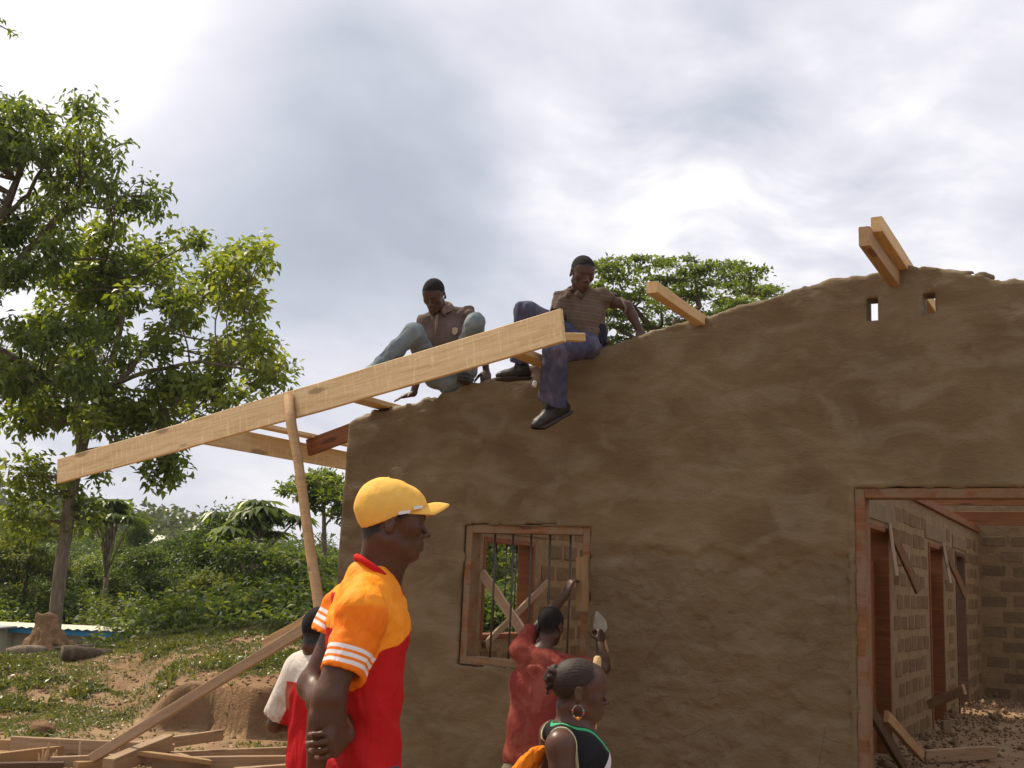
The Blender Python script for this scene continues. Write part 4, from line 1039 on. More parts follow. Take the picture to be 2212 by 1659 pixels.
def forest_tree(kind, var, x, ytop, dep, label, sx=1., mat='leaf_c', group=None, name='forest_tree', cat='tree', ground=None):
    key = (kind, var, mat)
    top = P(x, ytop, dep); zb = gz1(top[0], dep)-.1 if ground is None else ground; H = top[2]-zb
    if key not in PROT:
        a = proto_tree(kind, var*13+5); nat = 6.3 if kind != 'bush' else 2.7
        o = tree(name, label, a.pop('trunk'), a.pop('blobs'), (0, 0, 0), mat, 'bark_d', seed=var*7+1, **a); PROT[key] = (o, nat); r_ = o
    else:
        o, nat = PROT[key]; r_ = o.copy(); SC.collection.objects.link(r_); r_.name = name
        for ch in o.children:
            c = ch.copy(); SC.collection.objects.link(c); c.parent = r_
    nat = PROT[key][1]; s = H/nat; r_.location = (top[0], dep, zb); r_.scale = (s*sx, s*sx, s); r_.rotation_euler = (0, 0, random.uniform(0, 6.28))
    r_['label'] = label; r_['category'] = cat
    if group: r_['group'] = group
    elif 'group' in r_: del r_['group']
    return r_
GF = 'forest trees beyond the mound'
FT = [('round', 1, 30, 1120, 30, 'dark bushy tree right at the left edge behind the low house', 1.1, 'leaf_c'),
      ('feather', 1, 75, 1105, 27, 'yellowish feathery tree just left of the leaning trunk', .8, 'leaf_d'),
      ('round', 2, 225, 1180, 32, 'dark rounded tree between the leaning trunk and the finger leaved tree', 1.0, 'leaf_b'),
      ('feather', 2, 320, 1175, 31, 'pale feathery tree under the hanging leaf spray', 1., 'leaf_c'),
      ('round', 1, 410, 1190, 33, 'dense tree in the middle of the forest edge', 1.0, 'leaf_c'),
      ('feather', 1, 300, 1080, 40, 'small flat topped tree showing above the forest against the sky', .45, 'leaf_c'),
      ('round', 2, 505, 1072, 36, 'tallest rounded tree left of the larger finger leaved tree', .95, 'leaf_c'),
      ('feather', 2, 470, 1230, 27, 'low bright feathery tree in the middle of the forest edge', 1.0, 'leaf_d'),
      ('feather', 1, 610, 1150, 28, 'spreading feathery tree left of the prop pole', 1.25, 'leaf_c'),
      ('round', 3, 670, 1190, 32, 'dark tree behind the prop pole', 1.1, 'leaf_c'),
      ('round', 3, 140, 1215, 29, 'dense tree directly behind the leaning trunk', 1.1, 'leaf_c'),
      ('round', 1, 760, 1150, 36, 'forest tree beside the wall corner behind the slender tree', 1.2, 'leaf_c'),
      ('round', 2, 1080, 1080, 34, 'tree seen through the barred side window', 1.2, 'leaf_c'),
      ('feather', 2, 1010, 1110, 30, 'feathery tree behind the side window', 1.2, 'leaf_d'),
      ('round', 3, -120, 1120, 30, 'dark forest tree outside the left edge', 1.1, 'leaf_c'),
      ('feather', 2, 555, 1265, 26, 'low light green tree in front of the forest edge near the boy', 1.0, 'leaf_d'),
      ('round', 3, 370, 1130, 42, 'hazy tree standing deeper in the forest', .9, 'leaf_c'),
      ('round', 1, 440, 1150, 44, 'farther tree behind the forest edge', 1.0, 'leaf_c')]
for k, v_, x, y, d, lb, sx, mt in [(a, b, c, d, e+(5 if c < 330 else 0), *g) for a, b, c, d, e, *g in FT]: forest_tree(k, v_, x, y, d, lb, sx, mt, GF)
finger_tree('finger_leaved_tree', 'small tree with finger leaf rosettes near the leaning trunk', 246, 1078, 33, 1.0, 3, 'finger leaved trees above the forest')
finger_tree('finger_leaved_tree', 'larger tree with drooping finger leaf rosettes left of the prop pole', 560, 1082, 32, 1.35, 5, 'finger leaved trees above the forest')
BU = [(10, 1290, 31.5), (60, 1270, 31), (150, 1300, 31.6), (205, 1280, 32.0), (255, 1300, 31.6), (300, 1290, 30.6), (345, 1315, 27.0), (385, 1290, 22.5), (425, 1310, 20.6), (465, 1285, 21.2), (505, 1320, 20.2), (545, 1300, 20.8), (585, 1315, 20.2), (625, 1290, 21.0), (665, 1305, 20.4), (705, 1290, 21.), (745, 1280, 22), (-60, 1280, 31)]
for i, (x, y, d) in enumerate(BU):
    tone_ = ['dark green', 'yellowish green', 'deep glossy green'][(i*5) % 3]; where_ = 'outside the left edge' if x < 0 else 'left of the leaning trunk' if x < 110 else 'between leaning trunk and leaf spray' if x < 300 else 'under the hanging leaf spray' if x < 400 else 'above the middle of the mound' if x < 500 else 'above the eroded bank' if x < 600 else 'by the prop pole' if x < 700 else 'by the wall corner'
    forest_tree('bush', i % 3, x, y, d, '%s bush, %s, %s' % (tone_, where_, ['taller one', 'lower one', 'middle one'][int(y/10) % 3]), 1.15, ['leaf_c', 'leaf_d', 'leaf_b'][(i*5) % 3], 'bushes along the foot of the forest', 'bush', 'bush')
for i in range(9):                      # seen only through the side window and doors
    forest_tree('bush', i % 3, 800+45*i, 1250+10*(i % 2), 20+i % 3*2, 'leafy green bush beyond the house, glimpsed through the barred side window', 1.3, ['leaf_c', 'leaf_d', 'leaf_b'][(i*5) % 3], 'bushes along the foot of the forest', 'bush', 'bush')
# mass of the forest behind
def forest_mass():
    r = np.random.default_rng(9); n = 2300; cs = []; tn = []
    x = r.uniform(-40, 16, n*2); y = r.uniform(27, 62, n*2)+4*(x < -9.); h = 3.6+1.0*fbm(np.stack([x*.16, y*.16, 0*x], -1), 3)*1.6+sstep(y, 38, 60)*1.7-1.6*sstep(x, 4, 14)
    z = -3.1+h*r.uniform(.35, 1, n*2)**.6
    c = np.stack([x, y, z], 1)
    o = add_mesh('forest', leaves_mesh('forest', c, (.7, .7, .45), 90, .155, .5, M['leaf_c'], 3, .3, np.clip(.42+.25*vnoise(c*.4), 0, 1), .22))
    tag(o, kind='stuff', label='dense green forest rising behind the mound', cat='forest')
    n = 2600; x = r.uniform(-220, 120, n); y = r.uniform(95, 260, n); z = ground_z(x, y)+r.uniform(.5, 5.5, n)
    c = np.stack([x, y, z], 1)
    o = add_mesh('far_forest', leaves_mesh('far_forest', c, (3., 3., 1.6), 26, 1.5, .6, M['leaf_far'], 4, .2, None, .25))
    tag(o, kind='stuff', label='hazy wooded hills far beyond the forest', cat='forest')
forest_mass()
# weeds and grass on the mound
def ground_cover():
    r = np.random.default_rng(12); n = 120000
    x = r.uniform(-11, -1.2, n); y = r.uniform(9.3, 17.2, n); g = grass_mask(x, y)+r.normal(0, .16, n)
    k = g > .50; x, y, g = x[k], y[k], g[k]; z = ground_z(x, y)
    clump = vnoise(np.stack([x*1.3, y*1.3, 0*x], -1)) > .15
    L = np.where(clump, .060, .034)*r.uniform(.6, 1.5, len(x)); per = 3
    pos = np.repeat(np.stack([x, y, z+.0], 1), per, 0)+r.normal(0, .03, (len(x)*per, 3))*[1, 1, .0]
    hgt = np.repeat(np.where(clump, .045, .008), per)*r.uniform(0, 1, len(pos)); pos[:, 2] += hgt
    d = r.normal(size=pos.shape); d[:, 2] = np.abs(d[:, 2])*.8+.15; LL = np.repeat(L, per)
    v, q = leaf_quads(pos, d, r.normal(size=pos.shape)*.5+[0, 0, 1.], LL, LL*.42)
    t = np.clip(.45+.3*np.repeat(vnoise(np.stack([x, y, 0*x], -1)*.8), per)+r.normal(0, .2, len(pos)), 0, 1)
    o = add_mesh('weeds', np_mesh('weeds', v, q, M['weed'], False, {'tone': np.repeat(t, 4)}))
    tag(o, kind='stuff', label='low green weeds creeping over the mound', cat='weeds')
    # clods, straw and chips
    n = 3600; x = r.uniform(-10, -1.2, n); y = r.uniform(8.6, 16.5, n); z = ground_z(x, y); s = r.uniform(.008, .03, n)
    b = np.array([[1,0,0],[0,1,0],[-1,0,0],[0,-1,0],[0,0,1],[0,0,-.6]]); f = np.array([[0,1,4],[1,2,4],[2,3,4],[3,0,4],[1,0,5],[2,1,5],[3,2,5],[0,3,5]])
    v = (np.stack([x, y, z+.003], 1)[:, None]+b[None]*s[:, None, None]*r.uniform(.5, 1.5, (n, 6, 1))).reshape(-1, 3)
    o = add_mesh('clods', np_mesh('clods', v, (f[None]+np.arange(n)[:, None, None]*6).reshape(-1, 3), M['rubble'], False)); tag(o, kind='stuff', label='small clods and chips scattered on bare soil', cat='clods')
ground_cover()
def floor_rubble():
    r = np.random.default_rng(15); n = 3000
    s = np.concatenate([r.normal(-1.75, .45, n//2), r.uniform(-1.95, 1.5, n//2)]); t = r.uniform(1.5, 10.9, n)
    pile = .16*np.exp(-((s+1.8)/.35)**2)*(.4+.6*(vnoise(np.stack([t*1.1, 0*t, 0*t], -1))+1)/2)
    k = s > -1.98; s, t, pile = s[k], t[k], pile[k]; n = len(s); sz = r.uniform(.006, .022, n)*np.where(r.random(n) < .06, 2.6, 1)
    b = np.array([[1,0,0],[0,1,0],[-1,0,0],[0,-1,0],[0,0,1],[0,0,-.6]]); f = np.array([[0,1,4],[1,2,4],[2,3,4],[3,0,4],[1,0,5],[2,1,5],[3,2,5],[0,3,5]])
    v = (np.stack([s, t, pile*r.random(n)], 1)[:, None]+b[None]*sz[:, None, None]*r.uniform(.5, 1.4, (n, 6, 1))).reshape(-1, 3)
    o = add_mesh('rubble', np_mesh('rubble', v, (f[None]+np.arange(n)[:, None, None]*6).reshape(-1, 3), M['rubble'], False), HROOT); o['kind'] = 'stuff'
floor_rubble()
def c3b(x, y): return ((1900+x/5.946)*.9736, (1430+y/5.946)*.9736)
# loose timber inside the house
def inside(name, pa, pb, za, zb, w, h, mat, label, cat='board', seed=1, group='boards lying inside the house'):
    a = PZ(*c3b(*pa), za); b = PZ(*c3b(*pb), zb); wboard(name, a, b, w, h, M[mat], label, cat, group, seed=seed)
inside('loose_board', (900, 1475), (1830, 1420), .06, .08, .05, .11, 'weathered', 'board lying flat on the rubble inside the doorway')
inside('loose_board', (400, 950), (860, 1470), .5, .07, .04, .09, 'pole', 'orange brown board leaning down to the rubble inside the doorway', seed=2)
inside('loose_board', (130, 780), (640, 1640), .62, .03, .04, .10, 'darkwood', 'dark board leaning beside the door jamb inside the house', seed=3)
inside('loose_board', (960, 800), (1430, 590), .42, .62, .03, .09, 'weathered', 'board nailed slanting between the second and third inner doorways', seed=4)
p_ = PZ(*c3b(1180, 1090), .09)
tag(add_mesh('pale_block', rock_box('pale_block', .09, .08, .14, M['lintel'], 3), loc=tuple(p_)), 'small pale block standing on the rubble inside the house', 'block')
# ------------------------------------------------------------------ people
M['skin'] = m_skin('skin_dark', (.100, .042, .022), .65, .38)
M['skin_g'] = m_skin('skin_warm_dark', (.105, .050, .033), .68, .38)
M['skin_far'] = m_skin('skin_brown', (.080, .038, .023), .7)
M['hair'] = m_flat('short_black_hair', (.012, .009, .008), 1.0, 0, 160, .5)
M['hair_g'] = m_flat('drawn_back_hair', (.030, .016, .010), .62, 0, 90, .5)
M['eye'] = m_flat('eye_white', (.16, .14, .12), .3, 0, 20, .0); M['iris'] = m_flat('dark_iris', (.015, .010, .008), .15, 0, 20, 0)
def head_sdf(F, c, R, s=1., child=False, jaw=1.):
    W = lambda *p: np.asarray(c)+R@(np.array(p, float)*s)
    E = lambda p, r, k=.012, op='u': F.ell(W(*p), np.array(r)*s, R, k*s, op)
    K = lambda a, b, ra, rb, k=.012, op='u': F.cone(W(*a), W(*b), ra*s, rb*s, k*s, op)
    E((-.006, 0, .038), (.100, .076, .086)); E((.040, 0, .030), (.054, .062, .060), .03)
    E((.042, 0, -.030), (.050, .056, .066), .03)
    for y in (-1, 1):
        K((-.008, .050*y, -.055), (.064, .018*y, -.090*jaw), .018, .015, .03)
        E((.058, .043*y, -.012), (.026, .019, .020), .02)
    E((.076, 0, -.094*jaw), (.020, .024, .016), .018)
    E((.079, 0, -.058), (.027, .030, .027), .018)
    for y in (-1, 1):
        K((.082, .042*y, .025), (.096, .012*y, .023), .009, .010, .010)
        E((.100, .029*y, .005), (.015, .017, .010), .008, 'sub')
        E((.080, .031*y, .005), (.0145, .0155, .0125), .003)
        E((.101, .015*y, -.032), (.012, .0095, .0088), .005)
    K((.091, 0, .008), (.114, 0, -.022), .0078, .0105, .006); E((.1165, 0, -.0275), (.0115, .013, .0100), .005)
    for y in (-1, 1):
        K((.1015, 0, -.0550), (.089, .024*y, -.060), .0080, .005, .004)
        K((.1005, 0, -.0705), (.089, .021*y, -.067), .0085, .005, .004)
    K((.118, .0, -.0628), (.092, .028, -.0634), .0022, .0014, .003, 'sub'); K((.118, .0, -.0628), (.092, -.028, -.0634), .0022, .0014, .003, 'sub')
    for y in (-1, 1):
        Re = R@_rz(y*.45)@_rx(0)
        F.ell(W(-.014, .079*y, -.004), np.array((.017, .0065, .031))*s, Re, .004*s)
        F.ell(W(-.012, .0855*y, .002), np.array((.009, .005, .017))*s, Re, .003*s, 'sub')
        K((.001, .074*y, -.008), (-.002, .075*y, -.026), .005, .006, .006)
    return W
def hair_cap(name, parent, c, R, s, mat, origin, plane=(.066, -.050), off=.0045, h=.004, extra=None, amp=.0015):
    F = SDF(np.asarray(c)-.14*s, np.asarray(c)+.14*s, h); W = lambda *p: np.asarray(c)+R@(np.array(p, float)*s)
    F.ell(W(-.006, 0, .038), np.array((.100+off, .076+off, .086+off))*s, R, 0); F.ell(W(.040, 0, .030), np.array((.054+off*.6, .062+off, .060+off))*s, R, .03*s)
    a = W(.088, 0, plane[0]); b = W(-.09, 0, plane[1]); n = -np.cross(a-b, R[:, 1]); n = n/np.linalg.norm(n)
    if n@R[:, 2] > 0: n = -n
    F.plane(a, n)
    for y in (-1, 1): F.ell(W(-.010, .088*y, -.008), np.array((.026, .03, .038))*s, R, .004, 'sub'); F.ell(W(.075, .075*y, .018), np.array((.042, .04, .05))*s, R, .006, 'sub')
    if extra: extra(F, W)
    if name == 'hair' and mat is M['hair_g']: F.displace(lambda v: .0014*np.sin(np.arctan2((v-W(-.05, 0, .02))@R[:, 1], (v-W(-.05, 0, .02))@R[:, 2])*46))
    if amp: F.displace(lambda p: amp*vnoise(p*160))
    return add_mesh(name, F.mesh(name, mat, {'tone': lambda v: 0*v[:, 0]}, 1, origin), parent)
def hmask(hc, R, s, plane=(.060, -.060)):
    def f(v):
        q = (v-np.asarray(hc))@R/s; t = (q[:, 0]+.09)/.178; z0 = plane[1]+(plane[0]-plane[1])*t
        n = .006*vnoise(v*120)
        m = sstep(q[:, 2]-z0+n+.003, -.011, .004)*(np.linalg.norm(q-[0, 0, .03], axis=1) < .15)
        ear = sstep(np.sqrt(((q[:, 0]+.012)/.026)**2+((q[:, 2]+.006)/.038)**2), .9, 1.15)
        face = 1-sstep(q[:, 0], .035, .055)*(1-sstep(q[:, 2], plane[0]-.012, plane[0]))
        return m*ear*face
    return f
def eyes(parent, c, R, s, origin):
    for y in (-1, 1):
        e = np.asarray(c)+R@(np.array((.0835, .031*y, .0055))*s)-np.asarray(origin)
        g = Geo(); th = np.linspace(0, math.pi, 7)
        path = [e-R[:, 2]*math.cos(t)*.0118*s for t in th]; g.tube(path, [max(.0004, math.sin(t)*.0118*s) for t in th], 12)
        eo = add_mesh('eye', g.mesh('eye', M['eye']), parent)
        q = e+R[:, 0]*.0072*s; g = Geo().tube([q, q+R[:, 0]*.0052*s], [.0058*s, .0045*s], 10); add_mesh('iris', g.mesh('iris', M['iris']), eo)
def hand(F, w, fd, pn, s=1., side=1, curl=(.5, .5, .4), thumb=(.55, .8, .35), spread=.06, k=.006):
    """w wrist, fd finger direction, pn palm facing; side +1: thumb on fd x pn side"""
    fd = np.asarray(fd, float); fd /= np.linalg.norm(fd); pn = np.asarray(pn, float); pn = pn-(pn@fd)*fd; pn /= np.linalg.norm(pn); sd = np.cross(fd, pn)*side
    w = np.asarray(w, float)
    F.cone(w-fd*.01*s, w+fd*.03*s, .024*s, .030*s, .01, flat=(pn, .62)); F.cone(w+fd*.035*s+sd*.01*s, w+fd*.075*s+sd*.012*s, .034*s, .034*s, .014, flat=(pn, .42)); F.cone(w+fd*.035*s-sd*.012*s, w+fd*.07*s-sd*.014*s, .028*s, .028*s, .014, flat=(pn, .45))
    tips = []
    for i, (o, L) in enumerate(((.031, .072), (.0105, .080), (-.0105, .075), (-.031, .060))):
        p = w+fd*(.083-.004*abs(i-1))*s+sd*o*s; a = 0.; rr = (.0092, .0085, .0078, .0068)
        base = p-fd*.02*s
        F.cone(base, p, .0095*s, .0092*s, .01)
        dirx = fd+sd*spread*(1.5-i)
        for j, fr in enumerate((.45, .31, .24)):
            a += curl[j]; d = dirx/np.linalg.norm(dirx)*math.cos(a)+pn*math.sin(a); q = p+d*L*fr*s; F.cone(p, q, rr[j]*s*(1-.08*(i == 3)), rr[j+1]*s*(1-.08*(i == 3)), .003); p = q
        tips.append(p)
    p = w+fd*.022*s+sd*.026*s; d = fd*thumb[0]+sd*thumb[1]+pn*thumb[2]; d /= np.linalg.norm(d)
    q = p+d*.040*s; F.cone(p, q, .015*s, .0115*s, .012); d2 = d+fd*.5+pn*.2; d2 /= np.linalg.norm(d2); r_ = q+d2*.030*s; F.cone(q, r_, .0112*s, .0098*s, .004)
    d3 = d2+pn*.25; d3 /= np.linalg.norm(d3); t_ = r_+d3*.022*s; F.cone(r_, t_, .0098*s, .008*s, .004)
    return tips+[t_]
def shoe(name, parent, ankle, toe_dir, up, mat, solemat, origin, s=1., h=.008, boot=True):
    R = rotm(toe_dir, up); W = lambda *p: np.asarray(ankle)+R@(np.array(p, float)*s)
    F = SDF(np.minimum(W(-.1, 0, -.12), W(.24, 0, .1))-.12, np.maximum(W(-.1, 0, -.12), W(.24, 0, .1))+.12, h)
    F.cone(W(-.045, 0, -.060), W(.10, 0, -.070), .036*s, .034*s, .03); F.cone(W(.07, 0, -.066), W(.138, 0, -.070), .043*s, .042*s, .03, flat=(R[:, 2], .74))
    F.cone(W(-.02, 0, -.03), W(.06, 0, -.055), .042*s, .034*s, .03)
    if boot: F.capcone(W(-.012, 0, -.03), W(-.02, 0, .075), .044*s, .048*s, .03)
    else: F.cone(W(-.02, 0, -.02), W(-.02, 0, .01), .038*s, .034*s, .02)
    for k in range(5):               # laces
        F.cone(W(.03+.02*k, -.022, .005-.015*k), W(.03+.02*k, .022, .005-.015*k), .0055*s, .0055*s, .004)
    F.displace(lambda p: .004*fbm(p*35, 3))
    o = add_mesh(name, F.mesh(name, mat, None, 1, origin), parent)
    G_ = SDF(np.minimum(W(-.1, 0, -.12), W(.24, 0, .1))-.12, np.maximum(W(-.1, 0, -.12), W(.24, 0, .1))+.12, h)
    G_.cone(W(-.045, 0, -.098), W(.10, 0, -.098), .042*s, .04*s, .03, flat=(R[:, 2], .3)); G_.cone(W(.07, 0, -.098), W(.142, 0, -.096), .047*s, .045*s, .03, flat=(R[:, 2], .3))
    add_mesh('sole', G_.mesh('sole', solemat, None, 1, origin), o); return o
def folds(axis, freq, amp, seed=0, warp=.6):
    """cloth folds running roughly along an axis"""
    ax = np.asarray(axis, float); ax /= np.linalg.norm(ax)
    def f(p):
        q = p-np.outer(p@ax, ax)*.78; n = vnoise(q*freq+seed*9+warp*fbm(p*freq*.4+seed, 2)[:, None])
        m = vnoise(p*freq*.35+seed*3.3)
        return amp*(1-np.abs(n)*2)*np.clip(.5+m, .1, 1.3)
    return f
M['boot'] = m_flat('worn_black_leather', (.035, .030, .026), .5, 0, 25, .4, .5); M['sole'] = m_flat('rubber_sole', (.05, .042, .035), .8, 0, 20, .4)
# ---- colours of garments
RED = (.46, .010, .012); ORG = (.88, .20, .012); ORG2 = (.92, .30, .02); WHT = (.80, .76, .74)
def shirt_orange(t):
    yk = t.attr('yoke'); sl_ = t.attr('sleeve'); al = t.attr('along'); nk = t.attr('neck')
    c = t.mix(t.step(yk, 0, .0015), RED, ORG2)
    s_ = ORG
    for a, b in ((.021, .0325), (.041, .0525), (.061, .0725)):
        w = t.math('MULTIPLY', t.step(al, a, .0012), t.math('SUBTRACT', 1., t.step(al, b, .0012)))
        s_ = t.mix(w, s_, WHT)
    c = t.mix(t.step(sl_, 0, .002), c, s_)
    c = t.mix(t.math('SUBTRACT', 1., t.step(nk, .0, .0015)), c, (.50, .012, .012))
    return c
def m_shirt_orange(): return m_cloth('orange_red_jersey', None, .55, .62, shirt_orange)
M['shirt1'] = m_shirt_orange(); M['jeans'] = m_cloth('blue_denim', (.05, .07, .11)); M['khaki'] = m_cloth('khaki_trousers', (.17, .14, .09))
M['redcloth'] = m_cloth('red_rib', (.50, .012, .012))
def c3(x, y): return ((560+x/2.426)*.9736, (1020+y/2.426)*.9736)
def mk(fn):
    return lambda x, y, d: P(*fn(x, y), d)

def person_orange():
    p = mk(c3); az = math.radians(14); f = np.array([math.cos(az), math.sin(az), 0]); l = np.array([-math.sin(az), math.cos(az), 0])
    o = np.array([p(620, 900, 3.32)[0], 3.32, gz1(-.5, 3.3)])
    root = empty('person', tuple(o), 0, label='man in yellow cap and orange and red jersey standing with hands clasped behind his back', cat='person')
    hc = p(744, 340, 3.33); R = rotm(f+np.array([0, 0, -.03])); s = 1.0
    C7 = p(618, 655, 3.345); ch = p(622, 900, 3.33); wa = p(612, 1350, 3.34); hp = p(612, 1650, 3.35)
    RS = p(580, 815, 3.175); LS = RS+l*.325+np.array([0, 0, .0])
    el = p(413, 1300, 3.10); wr = p(342, 1640, 3.13)
    lel = p(322, 1215, 3.46); lwr = p(500, 1478, 3.15)
    B = SDF(np.minimum.reduce([p(250, 1700, 3.1), hp, lel])-[.05, .22, .16], np.maximum.reduce([hc, LS])+[.14, .12, .14], .0045)
    head_sdf(B, hc, R, s)
    B.cone(C7+f*.03, hc+f*-.025+np.array([0, 0, -.045]), .060, .056, .03); B.cone(C7+f*.05+np.array([0, 0, -.01]), hc+f*.02+np.array([0, 0, -.085]), .05, .044, .03)
    B.cone(C7+f*.0, RS+[0, 0, .02], .055, .045, .04); B.cone(C7, LS+[0, 0, .02], .055, .045, .04)
    B.chain([(ch, .140), (wa, .128), (hp, .135)], .05, flat=(f, .66))
    B.chain([(RS, .050), (RS*.5+el*.5, .0475), (el+[0, 0, .02], .042)], .03)
    m1 = el*.72+wr*.28
    B.chain([(el, .043), (m1+[.004, 0, 0], .0475), (el*.4+wr*.6, .036), (wr, .027)], .03)
    B.ell(el+[-.012, 0, 0], (.032, .034, .036), k=.02)
    hand(B, wr, (-.12, .25, -1), (.9, .4, 0), 1.0, 1, (.35, .4, .3))
    B.chain([(LS, .048), (lel, .038)], .03); B.chain([(lel, .040), (lel*.65+lwr*.35, .044), (lwr, .028)], .03); B.ell(lel, (.042, .04, .042), k=.02)
    tips = hand(B, lwr, (-.28, -.93, -.16), (-.93, .32, -.1), 1.0, -1, (.45, .85, .6), (.45, .8, .45), .03, .004)
    tips = np.array(tips)
    def lipf(v):
        q = (v-hc)@R/s; return np.clip(1-(((q[:, 0]-.098)/.016)**2+(q[:, 1]/.026)**2+((q[:, 2]+.062)/.014)**2), 0, 1)*.9
    def palm(v): return np.clip(1-np.min([np.linalg.norm(v-t, axis=1) for t in tips], 0)/.019, 0, 1)**.5*.75
    add_mesh('body', B.mesh('body', M['skin'], {'lip': lipf, 'palm': palm, 'hair': hmask(hc, R, s)}, 1, o), root)
    hair_cap('hair', root, hc, R, s, M['hair'], o, (.064, -.056), .0015, .0045, amp=0)
    eyes(root, hc, R, s, o)
    # jersey
    h = .006; hem = p(478, 1158, 3.115); lhem = LS*.35+lel*.65+[0, 0, .055]
    F = SDF(np.minimum.reduce([hp-[0, 0, .2], p(330, 1200, 3.1)])-[.12, .24, .1], np.maximum.reduce([C7, LS])+[.25, .14, .12], h)
    F.chain([(C7+f*.02-[0, 0, .06], .13), (ch-f*.012, .150), (ch*.45+wa*.55-f*.004, .148), (wa-f*.004, .144), (hp-f*.004, .150), (hp-[0, 0, .22], .155)], .05, flat=(f, .70))
    F.cone(C7+f*.012-[0, 0, .012], RS+[0, 0, .006], .066, .064, .05); F.cone(C7+f*.012-[0, 0, .012], LS+[0, 0, .012], .062, .066, .05)
    F.ell(ch+f*.045+[0, 0, -.01], (.072, .13, .09), rotm(f), .05)
    F.ell(C7-f*.01-[0, 0, .10], (.07, .13, .10), rotm(f), .05)
    Tr = F.d.copy()
    F.capcone(RS+f*.0+[0, 0, -.034], hem, .070, .066, .055); F.capcone(LS, lhem, .075, .064, .035)
    F.plane(hp-[0, 0, .22], (0, 0, -1))
    # neck opening
    na = C7+f*.055+[0, 0, .050]; F.cone(na-f*.02, na+f*.045-[0, 0, .035], .060, .056, .006, 'sub')
    axs = (hem-RS); axl = np.linalg.norm(axs)
    F.displace(folds(axs+[.1, 0, 0], 22, .0065, 1)); F.displace(folds((.45, .1, -1), 14, .009, 4)); F.displace(folds((.7, 0, -.6), 30, .0035, 9)); F.displace(lambda v: .003*fbm(v*30, 3))
    # pulled folds across the back and belly
    F.displace(lambda v: .006*np.sin((v@np.array([.55, .2, .83]))*62+3*vnoise(v*6))*np.clip((wa[2]+.16-v[:, 2])/.2, 0, 1))
    F.capcone(hem*.86+RS*.14, hem+(hem-RS)*.2, .050, .0515, .004, 'sub'); F.capcone(lhem*.8+LS*.2, lhem+(lhem-LS)*.2, .048, .051, .004, 'sub')
    def sleeve(v):
        a = F2.at(v); b = F3.at(v); return b-a
    F2 = SDF(F.lo+3*h, F.lo+3*h+1, h); F2.lo = F.lo; F2.n = F.n; F2.d = np.full(F.n, 9, np.float32); F2.ax = F.ax
    F2.cone(RS+f*.0+[0, 0, -.020], hem+(hem-RS)*.2, .073, .063, 0); F2.cone(LS, lhem+(lhem-LS)*.2, .075, .062, 0)
    F3 = F2.__class__.__new__(F2.__class__); F3.h = h; F3.lo = F.lo; F3.n = F.n; F3.d = Tr; F3.ax = F.ax
    def sl(v):
        # signed side of the armhole plane of each sleeve, in metres (+ on the sleeve)
        r_ = []
        for S_, H_, sg in ((RS, hem, -1), (LS, lhem, 1)):
            n = (H_-S_)/np.linalg.norm(H_-S_)*.62+l*sg*.78; n /= np.linalg.norm(n); c_ = S_-l*sg*.02+n*.006
            r_.append((v-c_)@n)
        return np.maximum(r_[0], r_[1])
    def along(v):
        a = (v-hem)@(-(axs/axl)); b = (v-lhem)@((LS-lhem)/np.linalg.norm(LS-lhem)); near = np.linalg.norm(v-hem, axis=1) < np.linalg.norm(v-lhem, axis=1)
        return np.where(near, a, b)
    def yoke(v):
        q = (v-ch); x = q@f; y = np.abs(q@l)
        return q[:, 2]+.004+.50*np.clip(y-.05, 0, 1)*sstep(x, -.06, .02)-.10*sstep(-x, .0, .08)*sstep(q@l, -.02, .04)
    def neck(v):
        q = v-na; t = np.clip((q@f+.02)/.065, 0, 1); c_ = (na-f*.02)[None]+(f*.065-np.array([0, 0, .035]))[None]*t[:, None]
        return np.linalg.norm(v-c_, axis=1)-.0745
    add_mesh('jersey', F.mesh('jersey', M['shirt1'], {'sleeve': sleeve, 'along': along, 'yoke': yoke, 'neck': neck}, 1, o), root)
    # small white print outline on the belly
    ctr = p(668, 605, 3.33); nn = f*.56+np.array([0, 0, .83]); e1 = f*.83-np.array([0, 0, .56])
    ring = [ctr-o+e1*.076*math.cos(a)+l*.070*math.sin(a) for a in np.linspace(0, 2*math.pi, 33)]
    v_, q_, t_ = tube(ring, [.0105]*33, 8, cap=False); add_mesh('collar', np_mesh('collar', v_, q_, M['redcloth']), root)
    # cap
    W = lambda *q: hc+R@(np.array(q, float)*s)
    G = SDF(hc-[.18, .18, .08], hc+[.18, .18, .18], .0045)
    G.ell(W(-.004, 0, .038), (.106, .088, .091), R, 0); G.ell(W(.042, 0, .046), (.062, .07, .062), R, .03); G.ell(W(-.03, 0, .056), (.076, .080, .076), R, .03)
    a = W(-.090, 0, -.028); b = W(.085, 0, .050); n = np.cross(b-a, R[:, 1]); n = n/np.linalg.norm(n); n = -n if n@R[:, 2] > 0 else n
    G.plane(a, n, k=.003)
    G.ell(W(-.006, 0, .034), (.098, .076, .078), R, .002, 'sub')
    G.cone(W(-.02, 0, .134), W(-.02, 0, .139), .008, .005, .003)
    def seams(v):
        q = (v-W(-.02, 0, .03))@R; an = np.arctan2(q[:, 1], q[:, 0]); return .0016*np.exp(-((np.mod(an+math.pi/6, math.pi/3)-math.pi/6)/.03)**2)+.0022*fbm(v*28, 3)
    G.displace(seams)
    cp = add_mesh('cap', G.mesh('cap', M['cap'], None, 1, o), root)
    ny, nx = 19, 9; vs = []
